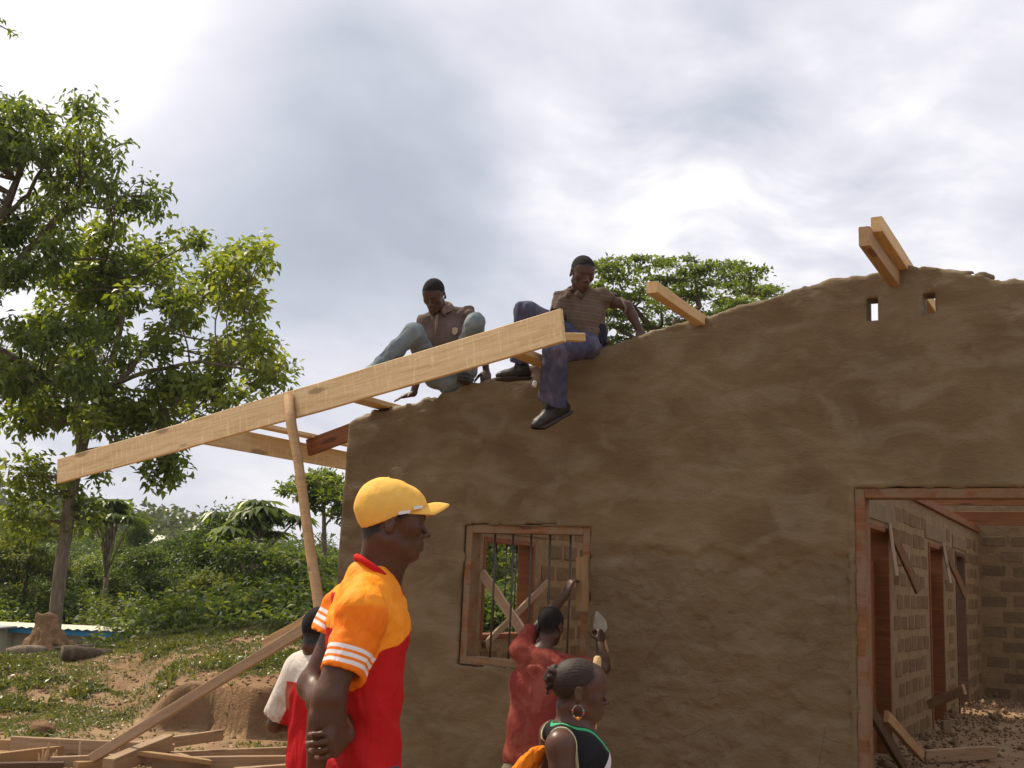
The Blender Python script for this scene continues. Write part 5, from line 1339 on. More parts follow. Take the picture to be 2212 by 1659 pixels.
    for side_ in (0, 1):
        for i in range(ny):
            u = -1+2*i/(ny-1)
            for j in range(nx):
                t = j/(nx-1); y = u*.074*(1-.10*t); x0 = .088-.070*abs(u)**2.2; tip = .176-.055*abs(u)**2.6; x = x0+(tip-x0)*t
                z = .060-.030*u*u+.004*t+.008*math.sin(t*math.pi)*(1-u*u)+.010*t*(1-u*u)-.0035*side_; vs.append(W(x, y, z)-o)
    q = []
    for sd in (0, 1):
        for i in range(ny-1):
            for j in range(nx-1):
                a = sd*ny*nx+i*nx+j; qd = [a, a+nx, a+nx+1, a+1]; q.append(qd[::-1] if sd else qd)
    N = ny*nx
    for i in range(ny-1): a = i*nx+nx-1; q.append([a, a+nx, a+nx+N, a+N])
    for j in range(nx-1):
        a = j; q.append([a, a+1, a+1+N, a+N]); a = (ny-1)*nx+j; q.append([a+1, a, a+N, a+1+N])
    add_mesh('brim', np_mesh('brim', np.array(vs), np.array(q), M['cap']), cp)
    gl = boxes_mesh('glasses', [(.004, .040, -.084, -.080, -.008, .001), (.052, .080, -.080, -.076, .000, .009)], M['white'])
    go = add_mesh('glasses', gl, root); Mx = Matrix([list(R[i])+[0] for i in range(3)]+[[0, 0, 0, 1]]); Mx.translation = Vector(W(.004, -.004, .028)-o); go.matrix_local = Mx @ Matrix.Rotation(-.25, 4, 'Y')
    # trousers and shoes below the frame
    T = SDF(hp-[.25, .25, 1.15], hp+[.25, .25, .1], .014)
    for sd in (-1, 1):
        hj = hp+l*.085*sd-[0, 0, .06]; kn = hj+f*.02-[0, 0, .42]; an = np.array([kn[0], kn[1], o[2]+.07])-f*.02
        T.chain([(hj, .10), (kn, .075), (an, .068)], .03)
    T.cone(hp-[0, 0, .03], hp-[0, 0, .1], .145, .15, .04, flat=(f, .7)); add_mesh('trousers', T.mesh('trousers', M['jeans'], None, 1, o), root)
    for sd in (-1, 1): shoe('shoe', root, np.array([*(hp+l*.085*sd)[:2], o[2]+.105]), f, (0, 0, 1), M['boot'], M['sole'], o, 1.05, .01, False)
M['cap'] = m_cloth('yellow_cap_cloth', (.80, .47, .10), .18, .8, dirt=((.60, .30, .05), .3)); M['white'] = m_flat('white_plastic', (.75, .75, .78), .35, 0, 10, .05)
person_orange()

# ---- boy half hidden behind him
def shirt_boy(t):
    yk = t.attr('yoke'); sl_ = t.attr('sleeve'); c = t.mix(t.step(yk, 0, .002), RED, (.66, .60, .52))
    c = t.mix(t.step(sl_, 0, .003), c, t.mix(t.step(t.attr('under'), 0, .002), (.66, .60, .52), RED))
    return t.mix(t.math('MULTIPLY', t.step(t.noise(t.co(), 7, 5), .56, .06), t.math('MULTIPLY', t.step(sl_, -.03, .01), .55)), c, (.34, .24, .13))
def person_boy():
    def c6b(x, y): return ((560+x/4.4375)*.9736, (1330+y/4.4375)*.9736)
    p = mk(c6b); f = np.array([.45, .89, 0]); f /= np.linalg.norm(f); l = np.array([-f[1], f[0], 0]); D = 4.5; s = .92
    hc = p(665, 352, D+.03); R = rotm(f+[0, 0, -.25]); C7 = p(700, 555, D+.02); ch = p(700, 850, D+.02); hp = p(690, 1500, D+.02)
    o = np.array([ch[0], D, gz1(ch[0], D)]); root = empty('person', tuple(o), 0, label='boy in white and red t-shirt half hidden behind the man in the yellow cap', cat='person')
    RS = p(455, 680, D+.05); LS = RS-l*.27; el = p(222, 1235, D+.12); wr = el+np.array([.14, .17, -.02])
    B = SDF(np.minimum.reduce([el, hp])-[.1, .12, .2], np.maximum.reduce([hc, LS])+[.14, .14, .14], .007)
    head_sdf(B, hc, R, s); B.cone(C7+f*.01, hc+R@np.array([-.03, 0, -.05]), .045, .045, .03)
    B.cone(C7, RS, .045, .038, .04); B.cone(C7, LS, .045, .038, .04); B.chain([(ch, .11), (hp, .11)], .05, flat=(f, .66))
    B.chain([(RS, .038), (el, .031)]); B.chain([(el, .033), (wr, .022)]); hand(B, wr, (.8, -.2, -.5), (0, .9, -.3), .85, 1, (.4, .5, .4))
    LE = LS+np.array([.04, .05, -.24]); B.chain([(LS, .038), (LE, .03)]); B.chain([(LE, .03), (LE+[-.1, .12, -.06], .022)]); hand(B, LE+[-.1, .12, -.06], (-.7, .5, -.3), (0, -.9, -.3), .85, -1)
    add_mesh('body', B.mesh('body', M['skin'], {'hair': hmask(hc, R, s)}, 1, o), root)
    hair_cap('hair', root, hc, R, s, M['hair'], o, (.066, -.062), .001, .005, amp=0)
    h = .008; F = SDF(np.minimum.reduce([el, hp-[0, 0, .2]])-[.12, .1, .1], np.maximum.reduce([hc, LS])+[.12, .14, 0], h)
    F.chain([(C7-[0, 0, .07], .105), (ch, .145), (hp, .150), (hp-[0, 0, .12], .155)], .05, flat=(f, .72)); F.cone(C7-[0, 0, .012], RS+[0, 0, .0], .05, .052, .05); F.cone(C7-[0, 0, .012], LS, .05, .052, .05)
    hem = p(243, 1158, D+.12); Tr = F.d.copy(); S2 = SDF.__new__(SDF); S2.h = h; S2.lo = F.lo; S2.n = F.n; S2.ax = F.ax; S2.d = np.full(F.n, 9, np.float32); S2.cone(RS, hem+(hem-RS)*.2, .060, .060, 0); S3 = SDF.__new__(SDF); S3.h = h; S3.lo = F.lo; S3.n = F.n; S3.ax = F.ax; S3.d = Tr
    F.capcone(RS, hem, .060, .062, .04)
    F.capcone(LS, LS*.2+LE*.8, .058, .055, .04); F.plane(hp-[0, 0, .16], (0, 0, -1)); F.displace(folds(hem-RS, 20, .008, 6)); F.displace(folds((0, 0, 1), 11, .006, 2)); F.capcone(hem*.8+RS*.2, hem+(hem-RS)*.2, .050, .052, .004, 'sub')
    def sl(v): return S3.at(v)-S2.at(v)
    add_mesh('t_shirt', F.mesh('t_shirt', M['shirt2'], {'yoke': lambda v: v[:, 2]-p(450, 808, D)[2]+0*v[:, 0], 'sleeve': sl, 'under': lambda v: (v-(RS*.3+hem*.7))@np.array([.85, 0, -.45])-.030}, 2, o), root)
    T = SDF(np.array([ch[0], D, o[2]])-[.25, .25, 0], hp+[.2, .2, 0], .014)
    for sd in (-1, 1): hj = hp+l*.07*sd-[0, 0, .05]; T.chain([(hj, .085), (np.array([hj[0], hj[1], o[2]+.08]), .055)], .03)
    add_mesh('trousers', T.mesh('trousers', M['khaki'], None, 1, o), root)
    for sd in (-1, 1): shoe('shoe', root, np.array([*(hp+l*.07*sd)[:2], o[2]+.10]), f, (0, 0, 1), M['boot'], M['sole'], o, .95, .012, False)
M['shirt2'] = m_cloth('white_red_tshirt', None, .5, .8, shirt_boy)
person_boy()
# ---- man smoothing the wall beside the window
def c5(x, y): return ((980+x/2.891)*.9736, (1130+y/2.891)*.9736)
M['shirt3'] = m_cloth('faded_red_shirt', (.20, .036, .026), .7, .9, dirt=((.30, .095, .065), .7))
M['floatwood'] = m_wood('muddy_float_wood', (.16, .085, .030), (.24, .135, .05), (.32, .19, .08), .1, muck=.3)
ZERO = {'lip': lambda v: 0*v[:, 0], 'palm': lambda v: 0*v[:, 0]}
def person_plasterer():
    p = mk(c5); D = 7.25; f = np.array([.42, .905, 0]); l = np.array([-.905, .42, 0])
    hc = p(697, 752, D+.05); R = rotm(f+[0, 0, -.1]); s = 1.05; C7 = p(640, 925, D); ch = p(598, 1130, D+.02); wa = p(572, 1420, D); hp = p(552, 1640, D)
    o = np.array([ch[0], D, gz1(ch[0], D)]); root = empty('person', tuple(o), 0, label='man in faded red t-shirt seen from behind smoothing the wall beside the window', cat='person')
    LS = p(500, 905, D+.03); RS = p(775, 1000, D-.05); le = p(655, 715, D+.20); lw = p(800, 540, D+.36); re = p(1040, 1015, D-.02); rw = p(1015, 865, D+.20)
    B = SDF(np.minimum.reduce([LS, hp, ch])-[.16, .16, .1], np.maximum.reduce([hc, lw, re, rw])+[.17, .2, .17], .0075)
    head_sdf(B, hc, R, s); B.cone(C7+f*.02, hc+R@np.array([-.02, 0, -.05]), .055, .052, .03)
    B.cone(C7, LS, .05, .05, .04); B.cone(C7, RS, .05, .05, .04); B.chain([(ch, .14), (wa, .125), (hp, .13)], .05, flat=(f, .66))
    B.chain([(LS, .05), (le, .038)], .03); B.chain([(le, .04), (le*.7+lw*.3, .040), (lw, .026)], .02)
    hand(B, lw, (.32, .25, .9), (.85, .5, -.15), 1.0, 1, (.5, .6, .5), (.6, .6, .5))
    B.chain([(RS, .05), (re, .04)], .03); B.chain([(re, .043), (re*.7+rw*.3, .043), (rw, .028)], .02)
    hand(B, rw, (.15, .45, .8), (-.5, .75, .3), 1., 1, (.9, .9, .6), (.3, .5, .6))
    add_mesh('body', B.mesh('body', M['skin_far'], {'hair': hmask(hc, R, s, (.062, -.066))}, 1, o), root); hair_cap('hair', root, hc, R, s, M['hair'], o, (.068, -.060), .0015, .006, amp=0)
    h = .010; F = SDF(np.minimum.reduce([LS, hp-[0, 0, .1], ch])-[.22, .2, .1], np.maximum.reduce([hc, le, re])+[.1, .15, .1], h)
    hm = p(450, 1640, D)
    F.chain([(C7-[0, 0, .10], .14), (ch, .168), (wa, .155), (hp-[0, 0, .02], .172)], .06, flat=(f, .64)); F.cone(C7-[0, 0, .03], LS, .07, .07, .05); F.cone(C7-[0, 0, .03], RS, .07, .07, .05)
    lh = p(583, 765, D+.15); rh = p(965, 1005, D-.03); F.capcone(LS, lh, .074, .060, .05); F.capcone(RS, rh, .074, .060, .05)
    F.plane(p(560, 1640, D), (0, 0, -1)); na = C7+[0, 0, .035]+f*.02; F.cone(na, na+f*.05, .062, .06, .008, 'sub')
    for k in range(9):                 # fan of folds pulled down from the neck
        a = -1.15+k*.27; d_ = np.array([math.sin(a)*.9, 0, -math.cos(a)]); q = C7-f*.125-[0, 0, .06]; F.cone(q+d_*.03, q+d_*(.20+.05*(k % 3)), .012, .004, .022)
    F.displace(folds((.35, 0, -1), 13, .012, 3)); F.displace(folds((1, 0, .35), 11, .008, 7)); F.displace(lambda v: .010*np.sin(v@np.array([.62, 0, .78])*34+4*vnoise(v*4))*np.clip((wa[2]+.1-v[:, 2])/.25, 0, 1))
    add_mesh('t_shirt', F.mesh('t_shirt', M['shirt3'], None, 2, o), root)
    T = SDF(np.array([ch[0], D, o[2]])-[.35, .3, 0], hp+[.25, .25, .1], .014); T.cone(hp, hp-[0, 0, .08], .15, .155, .03, flat=(f, .66))
    for sd in (-1, 1): hj = hp+l*.09*sd-[0, 0, .08]; T.chain([(hj, .10), (np.array([hj[0], hj[1], o[2]+.10])+l*.08*sd, .07)], .03)
    add_mesh('trousers', T.mesh('trousers', M['khaki'], None, 1, o), root)
    for sd in (-1, 1): shoe('shoe', root, np.array([*(hp+l*.17*sd)[:2], o[2]+.10]), f, (0, 0, 1), M['boot'], M['sole'], o, 1, .012, False)
    # float held on edge against the wall, trowel in the right hand: things of their own
    a = p(905, 655, D+.40); b = p(905, 305, D+.42)
    b_ = wboard('plaster_float', a, b, .030, .092, M['floatwood'], 'wooden plastering float pressed against the wall beside the window', 'float', up=tuple(U), seed=3)
    tb = p(1030, 800, D+.33); tt = p(990, 648, D+.38); up_ = (tt-tb)/np.linalg.norm(tt-tb); sd = np.cross(up_, V); sd /= np.linalg.norm(sd); nn = np.cross(sd, up_)
    if sd[0] < 0: sd = -sd
    out = [(0, -.012), (.035, -.050), (.075, -.052), (.165, -.004), (.165, .004), (.085, .052), (.03, .052), (0, .012)]
    vs = [tb+up_*a_+sd*b__+nn*t_ for t_ in (0, .004) for a_, b__ in out]; n_ = len(out)
    tr = empty('trowel', tuple(tb), 0, label='pointed plastering trowel held up in the right hand of the man in red', cat='trowel')
    me = bpy.data.meshes.new('blade'); me.from_pydata([tuple(v-tb) for v in vs], [], [tuple(range(n_)), tuple(range(2*n_-1, n_-1, -1))]+[(i, n_+i, n_+(i+1) % n_, (i+1) % n_) for i in range(n_)]); me.materials.append(M['steel']); bm_fix(me); add_mesh('blade', me, tr)
    add_mesh('handle', Geo().tube([np.zeros(3), -up_*.03, -up_*.13], [.006, .014, .015], 8).mesh('handle', M['pole']), tr)
M['steel'] = m_flat('mud_caked_steel', (.38, .33, .25), .5, .3, 14, .4, .45)
person_plasterer()
a = mk(c5)(1000, 940, 6.3); b = mk(c5)(962, 1480, 6.2); dd = b-a; b = a+dd*((a[2]+.4)/(a[2]-b[2])); 
g = Geo().tube([a+[0, 0, .0], a-[0, 0, .012], *[a+(b-a)*t for t in np.linspace(.03, 1, 6)]], [.012, .022, .0245, .0245, .024, .0245, .025, .025], 10)
tag(add_mesh('tool_handle', g.mesh('tool_handle', M['wood2'])), 'round topped wooden handle standing upright between the girl and the man in red', 'tool handle')

# ---- girl with beaded earring
def top_girl(t):
    nk = t.attr('neck'); ah = t.attr('arm'); lo = t.attr('low')
    c = t.mix(t.step(nk, .034, .001), (.018, .017, .020), (.012, .012, .014))
    g = t.math('MULTIPLY', t.step(nk, .010, .001), t.math('SUBTRACT', 1., t.step(nk, .020, .001)))
    c = t.mix(g, c, (.06, .42, .17)); c = t.mix(t.math('SUBTRACT', 1., t.step(ah, .0055, .001)), c, (.62, .60, .36))
    return t.mix(t.step(lo, 0, .002), c, (.68, .66, .68))
M['top'] = m_cloth('black_sports_top', None, .3, .6, top_girl); M['towel'] = m_cloth('orange_towelling', (.80, .22, .015), .9, .95, weave=120); M['wrap'] = m_cloth('dark_wrap_skirt', (.09, .05, .09))
def person_girl():
    def c7g(x, y): return ((1160+x/6.054)*.9736, (1430+y/6.054)*.9736)
    p = mk(c7g); D = 4.1; f = np.array([.99, .12, 0]); l = np.array([-.12, .99, 0]); s = .97
    hc = p(742, 640, D+.02); R = rotm(f+[0, 0, -.06]); C7 = p(560, 1120, D+.02); ch = p(735, 1560, D+.03); hp = p(640, 2300, D+.03)
    o = np.array([ch[0], D, gz1(ch[0], D)]); root = empty('person', tuple(o), 0, label='girl in black top with green trim, hair bun and beaded hoop earring, in profile', cat='person')
    RS = p(505, 1370, D-.12); LS = RS+l*.27+f*.01; el = p(560, 2050, D-.14); wr = p(800, 2600, D-.12)
    B = SDF(np.minimum.reduce([hp, wr, RS])-[.12, .12, .1], np.maximum.reduce([hc, LS])+[.16, .14, .15], .0045)
    head_sdf(B, hc, R, s, jaw=.93)
    B.ell(hc+R@(np.array([.055, 0, .055])*s), np.array((.040, .055, .045))*s, R, .03)
    B.cone(C7+f*.012, hc+R@np.array([-.035, 0, -.055]), .042, .042, .02); B.cone(C7+f*.055-[0, 0, .01], hc+R@np.array([.0, 0, -.075]), .040, .040, .025)
    B.cone(C7-[0, 0, .015], RS+[0, 0, .015], .040, .036, .03); B.cone(C7-[0, 0, .015], LS+[0, 0, .015], .040, .036, .03)
    tors = lambda F, g_=0.: (F.chain([(C7+f*.02-[0, 0, .05], .072+g_), (ch+f*0-[0, 0, -.02], .118+g_), (ch*.5+hp*.5, .105+g_), (hp, .125+g_)], .045, flat=(f, .70)), F.ell(ch+f*.062+[0, 0, .0], (.052+g_, .085+g_, .06+g_), rotm(f), .04), F.ell(C7+f*.06-[0, 0, .06], (.05+g_, .09+g_, .05+g_), rotm(f), .04))
    tors(B); B.chain([(RS, .0465), (RS*.6+el*.4, .040), (el, .034)], .03); B.ell(RS+[0, 0, -.004], (.052, .050, .056), k=.02)
    B.chain([(el, .035), (wr, .024)]); hand(B, wr, (.5, .1, -.85), (.1, .9, 0), .85, 1); LE = LS-[.0, -.03, .22]; B.chain([(LS, .045), (LE, .034)]); B.chain([(LE, .034), (LE+[.12, -.02, -.16], .024)]); hand(B, LE+[.12, -.02, -.16], (.7, 0, -.6), (0, -.9, -.3), .85, -1)
    def lipf(v):
        q = (v-hc)@R/s; return np.clip(1-(((q[:, 0]-.098)/.016)**2+(q[:, 1]/.026)**2+((q[:, 2]+.062)/.014)**2), 0, 1)*.8
    add_mesh('body', B.mesh('body', M['skin_g'], {'lip': lipf, 'hair': lambda v: .6*hmask(hc, R, s, (.100, -.070))(v)}, 1, o), root)
    def bun(F, W): pass
    hair_cap('hair', root, hc, R, s, M['hair_g'], o, (.106, -.062), .0025, .0045, amp=.0006)
    G = SDF(hc-[.24, .12, .1], hc+[.02, .12, .12], .0045); W = lambda *q: hc+R@(np.array(q, float)*s)
    bc = p(415, 400, D+.01); G.ell(bc, (.031, .030, .034), rotm((.8, .2, .5)), 0); G.cone(bc-[.014, 0, .02], bc-[.018, 0, .062], .020, .008, .015); G.cone(bc, W(-.09, 0, .05), .016, .02, .012)
    G.displace(lambda v: .0035*np.sin(v@np.array([120, 60, 190.])+5*vnoise(v*30))+.003*vnoise(v*90)); add_mesh('hair_bun', G.mesh('hair_bun', M['hair_g'], None, 1, o), root)
    eyes(root, hc, R, s, o)
    # black top
    F = SDF(np.minimum.reduce([hp, RS])-[.16, .16, .05], np.maximum.reduce([C7, LS])+[.2, .12, .1], .0045)
    tors(F, .0065); F.cone(C7-[0, 0, .015], RS+[0, 0, .015], .0465, .0425, .03); F.cone(C7-[0, 0, .015], LS+[0, 0, .015], .0465, .0425, .03)
    for S_ in (RS, LS): F.ell(S_, (.060, .056, .062), k=.02)
    F.d[:] = F.d
    NA, NB = C7+f*.03+[0, 0, .03], C7+f*.115-[0, 0, .045]
    AH = [(RS+[0, 0, .012], RS-[0, 0, .085]), (LS+[0, 0, .012], LS-[0, 0, .085])]
    F.cone(NA, NB, .066, .050, .003, 'sub')
    for S_, Q in AH: sg = -1 if S_[1] < C7[1] else 1; F.cone(S_+l*sg*.02, Q+l*sg*.02, .070, .072, .003, 'sub')
    F.plane(p(700, 1900, D), (0, 0, -1))
    def segd(v, a, b, r0, r1):
        ab = b-a; t = np.clip((v-a)@ab/(ab@ab), 0, 1); return np.linalg.norm(v-a-t[:, None]*ab, axis=1)-(r0+(r1-r0)*t)
    att = {'neck': lambda v: segd(v, NA, NB, .066, .050), 'arm': lambda v: np.minimum(*[segd(v, S_+l*sg*.02, Q+l*sg*.02, .070, .072) for (S_, Q), sg in zip(AH, (-1, 1))]), 'low': lambda v: (p(1000, 1590, D)[2]-v[:, 2])+1.6*((v-ch)@f-.085)}
    add_mesh('top', F.mesh('top', M['top'], att, 1, o), root)
    # hoop earring with beads
    ec = p(742, 905, D-.075); n_ = 22; g = Geo(); rad = .0200
    ring = [ec-o+np.array([math.cos(a)*rad, .002*math.sin(a), math.sin(a)*rad*1.15]) for a in np.linspace(0, 2*math.pi, n_)]
    er = add_mesh('earring', g.tube(ring, [.0012]*n_, 6, cap=False).mesh('earring', M['steel']), root)
    cols = {0: (.10, .36, .25), 1: (.45, .06, .05), 2: (.06, .04, .03), 3: (.5, .09, .05), 4: (.68, .30, .06), 5: (.5, .09, .05), 6: (.35, .33, .25), 7: (.06, .04, .03), 8: (.40, .07, .06)}
    for k, cc in cols.items():
        a = math.radians(12-k*25); q = ec-o+np.array([math.cos(a)*rad, 0, math.sin(a)*rad*1.15]); r_ = .0068 if k == 4 else .0042
        gg = Geo(); th = np.linspace(0, math.pi, 6); dirv = np.array([-math.sin(a), 0, math.cos(a)]); gg.tube([q-dirv*math.cos(t)*r_ for t in th], [max(.0003, math.sin(t)*r_) for t in th], 8)
        add_mesh('bead', gg.mesh('bead', m_flat('bead', cc, .4, 0, 20, 0, 0)), er)
    Tt = SDF(np.array([ch[0], D, o[2]])-[.3, .3, 0], hp+[.25, .25, .1], .014); Tt.chain([(hp+[0, 0, .03], .125), (hp-[0, 0, .15], .16), (np.array([hp[0], hp[1], o[2]+.25]), .19)], .03, flat=(f, .8)); add_mesh('skirt', Tt.mesh('skirt', M['wrap'], None, 1, o), root)
    B2 = SDF(np.array([ch[0], D, o[2]])-[.3, .3, .02], np.array([ch[0], D, o[2]])+[.3, .3, .5], .012)
    for sd in (-1, 1): shoe('shoe', root, np.array([*(hp+l*.07*sd)[:2], o[2]+.10]), f, (0, 0, 1), M['boot'], M['sole'], o, .9, .012, False)
    # orange cloth tied behind her
    H_ = SDF(p(-60, 1900, D+.1)-.08, p(300, 1350, D+.1)+.08, .006); pts = [(p(262, 1400, D+.07), .016), (p(170, 1480, D+.07), .026), (p(60, 1610, D+.08), .034), (p(-40, 1750, D+.09), .036), (p(60, 1900, D+.10), .03)]
    H_.chain(pts, .02); H_.cone(p(230, 1500, D+.09), p(60, 1700, D+.10), .02, .03, .02); H_.displace(folds((-.6, 0, -.8), 45, .006, 2)); H_.displace(lambda v: .0025*vnoise(v*150))
    c_ = p(60, 1650, D+.08); tag(add_mesh('orange_cloth', H_.mesh('orange_cloth', M['towel'], None, 1, c_), loc=tuple(c_)), 'fluffy orange cloth slung behind the girl at the bottom edge', 'cloth')
person_girl()
# ---- the two men seated on the gable wall
def c4(x, y): return ((800+x/3.3515)*.9736, (540+y/3.3515)*.9736)
def stripes(t):
    a = t.attr('tone'); w = t.math('FRACT', t.math('MULTIPLY', a, 1.)); m = t.math('MULTIPLY', t.step(w, .90, .03), .26)
    w2 = t.math('FRACT', t.math('ADD', a, .5)); m = t.math('MAXIMUM', m, t.math('MULTIPLY', t.step(w2, .94, .02), .15))
    return t.mix(m, (.115, .082, .062), (.30, .24, .18))
M['polo'] = m_cloth('brown_polo', (.125, .088, .072), .6, .85, dirt=((.18, .125, .10), .5)); M['polo2'] = m_cloth('striped_brown_shirt', None, .6, .85, stripes)
M['collar'] = m_cloth('pale_brown_collar', (.19, .135, .105))
M['washed'] = m_cloth('washed_blue_jeans', (.16, .20, .215), .6, .85, dirt=((.27, .30, .29), .6)); M['purple'] = m_cloth('dusty_navy_trousers', (.060, .062, .105), .6, .8, dirt=((.15, .14, .185), .65))
M['navy'] = m_cloth('navy_cloth', (.02, .02, .035)); M['crest'] = m_flat('embroidered_crest', (.55, .42, .25), .7, 0, 200, .4, .6)
def sleeve_(F, S_, H_, r0, r1, k=.045):
    F.capcone(S_, H_, r0, r1, k)
def sleeve_cut(F, S_, H_, r1): F.capcone(H_*.8+S_*.2, H_+(H_-S_)*.3, r1-.016, r1-.013, .004, 'sub')
def leg_(F, hip, kn, an, r=(.095, .082, .062), flare=None):
    F.chain([(hip, r[0]), (kn, r[1])], .03); F.capcone(kn, an, r[1]*.96, flare or r[2], .03)
def collar(name, parent, C7, f, l, r, mat, o, h=.008):
    nn = f*.5+np.array([0, 0, .87]); e1 = f*.87-np.array([0, 0, .5]); c = C7+f*.035+[0, 0, .030]; g = Geo()
    for dr, dz, rr in ((.014, .006, .012), (.026, -.010, .012), (.036, -.026, .011)):
        g.tube([c-o+nn*dz+e1*(r+dr+.006)*math.cos(a)+l*(r+dr)*math.sin(a) for a in np.linspace(.28, 2*math.pi-.28, 30)], [rr]*30, 7)
    for sg in (-1, 1):
        q = c-o+e1*(r+.034)*.95+l*sg*.034; g.tube([q, q-nn*.03+l*sg*.012+e1*.006, q-nn*.060+l*sg*.020+e1*.004], [.024, .020, .004], 7)
    return add_mesh(name, g.mesh(name, mat), parent)
def man_left():
    p = mk(c4); D = 8.42; f = np.array([-.22, -.975, 0]); l = np.array([.975, -.22, 0]); s = 1.10
    seat = HW(*PF(*c4(648, 1075), .07)); hp = p(640, 985, D+.10); o = seat
    root = empty('person', tuple(o), 0, label='man in brown polo shirt and pale jeans crouching on the wall top looking down', cat='person')
    hc = p(549, 388, D-.08); R = rotm(f*.72+np.array([-.05, 0, -.60]), (0, 0, 1)); C7 = p(608, 500, D+.06); ch = p(640, 690, D+.06); wa = p(650, 850, D+.09)
    RS = p(490, 585, D+.03); LS = p(795, 535, D+.03)
    re = p(465, 850, D+.02); rw = p(392, 1118, D-.02); le = p(905, 740, D+.05); lw = p(935, 950, D+.06)
    rk = p(398, 668, D-.42); ra = p(60, 985, D-.42); lk = p(848, 590, D-.38); la = p(800, 950, D-.02)
    B = SDF(np.minimum.reduce([rw, hp, C7, re])-[.2, .25, .15], np.maximum.reduce([hc, lw, C7, le])+[.2, .2, .17], .0075)
    head_sdf(B, hc, R, s); B.cone(C7+f*.02, hc+R@np.array([-.035, 0, -.06]), .056, .055, .03); B.cone(C7, RS, .05, .05, .04); B.cone(C7, LS, .05, .05, .04)
    B.chain([(ch, .14), (wa, .12), (wa*.6+hp*.4, .11)], .05, flat=(f, .66)); B.chain([(RS, .046), (re, .036)]); B.chain([(re, .038), (rw, .027)]); hand(B, rw, (-.85, -.3, -.35), (-.2, 0, -1), 1.05, 1, (.1, .15, .2), (.4, .8, .0))
    B.chain([(LS, .046), (le, .036)]); B.chain([(le, .038), (lw, .026)]); hand(B, lw, (.0, -.5, -.8), (0, .4, -.9), 1.05, -1, (.3, .2, .2))
    B.chain([(ra+[0, 0, .08], .035), (ra, .038)]); 
    add_mesh('body', B.mesh('body', M['skin_far'], {'hair': hmask(hc, R, s, (.072, -.055))}, 1, o), root); hair_cap('hair', root, hc, R, s, M['hair'], o, (.080, -.045), .001, .006, amp=0); F = SDF(np.minimum.reduce([re, hp, C7])-[.16, .25, .12], np.maximum.reduce([C7, LS, le])+[.14, .2, .1], .009)
    F.chain([(C7-[0, 0, .09], .13), (ch, .172), (wa, .165), (hp, .165)], .05, flat=(f, .66)); F.cone(C7-[0, 0, .03], RS, .065, .066, .05); F.cone(C7-[0, 0, .03], LS, .065, .066, .05)
    sleeve_(F, RS, re*.72+RS*.28, .078, .066); sleeve_(F, LS, le*.72+LS*.28, .078, .066); na = C7+[0, 0, .04]+f*.03; F.cone(na, na+f*.06-[0, 0, .02], .058, .052, .006, 'sub'); F.cone(na+f*.09-[0, 0, .04], na+f*.12-[0, 0, .13], .020, .006, .01, 'sub')
    F.displace(folds((.2, 0, 1), 15, .016, 3)); F.displace(folds((1, 0, -.5), 14, .014, 5)); F.displace(lambda v: .007*np.sin(v@np.array([.3, 0, .95])*55+3*vnoise(v*5))*np.clip((wa[2]+.08-v[:, 2])/.1, 0, 1)); F.plane(hp+[0, 0, .05], (0, 0, -1)); sleeve_cut(F, RS, re*.72+RS*.28, .066); sleeve_cut(F, LS, le*.72+LS*.28, .066); add_mesh('polo_shirt', F.mesh('polo_shirt', M['polo'], None, 2, o), root)
    collar('collar', root, C7, f, l, .060, M['collar'], o)
    g = Geo(); q = C7+f*.135-[0, 0, .07]-o; g.tube([q, q+f*.012-[0, 0, .09], q+f*.01-[0, 0, .17]], [.013, .012, .010], 6); add_mesh('placket', g.mesh('placket', M['collar']), root)
    cc = p(702, 655, D-.075)-o; out = [(-.022, .025), (0, .034), (.022, .025), (.020, -.012), (0, -.032), (-.020, -.012)]
    me = bpy.data.meshes.new('crest'); me.from_pydata([tuple(cc+l*a+Z*b+f*t) for t in (.0, .006) for a, b in out], [], [(0, 1, 2, 3, 4, 5), (11, 10, 9, 8, 7, 6)]+[(i, 6+i, 6+(i+1) % 6, (i+1) % 6) for i in range(6)]); me.materials.append(M['crest']); bm_fix(me); add_mesh('crest', me, root)
    T = SDF(np.minimum.reduce([ra, la, hp, rk, lk])-[.15, .2, .16], np.maximum.reduce([rk, lk, hp])+[.18, .25, .15], .009)
    T.cone(hp+[-.02, 0, .03], hp+[.02, 0, -.02], .14, .13, .04, flat=(f, .8)); leg_(T, hp-l*.09+[0, 0, -.02], rk, ra, (.098, .080, .066)); leg_(T, hp+l*.09+[0, 0, -.02], lk, la-[0, 0, .03], (.098, .080, .072))
    T.displace(folds(ra-rk, 15, .015, 4)); T.displace(folds((1, .3, .2), 17, .009, 6)); T.displace(lambda v: .005*fbm(v*22, 3)); add_mesh('jeans', T.mesh('jeans', M['washed'], None, 2, o), root)
    shoe('shoe', root, la+[0, 0, -.005], (-.25, -.9, 0), (0, 0, 1), M['boot'], M['sole'], o, 1., .009, False); shoe('shoe', root, ra-[0, 0, .02], (-.7, -.5, -.1), (0, 0, 1), M['boot'], M['sole'], o, 1., .009, False)
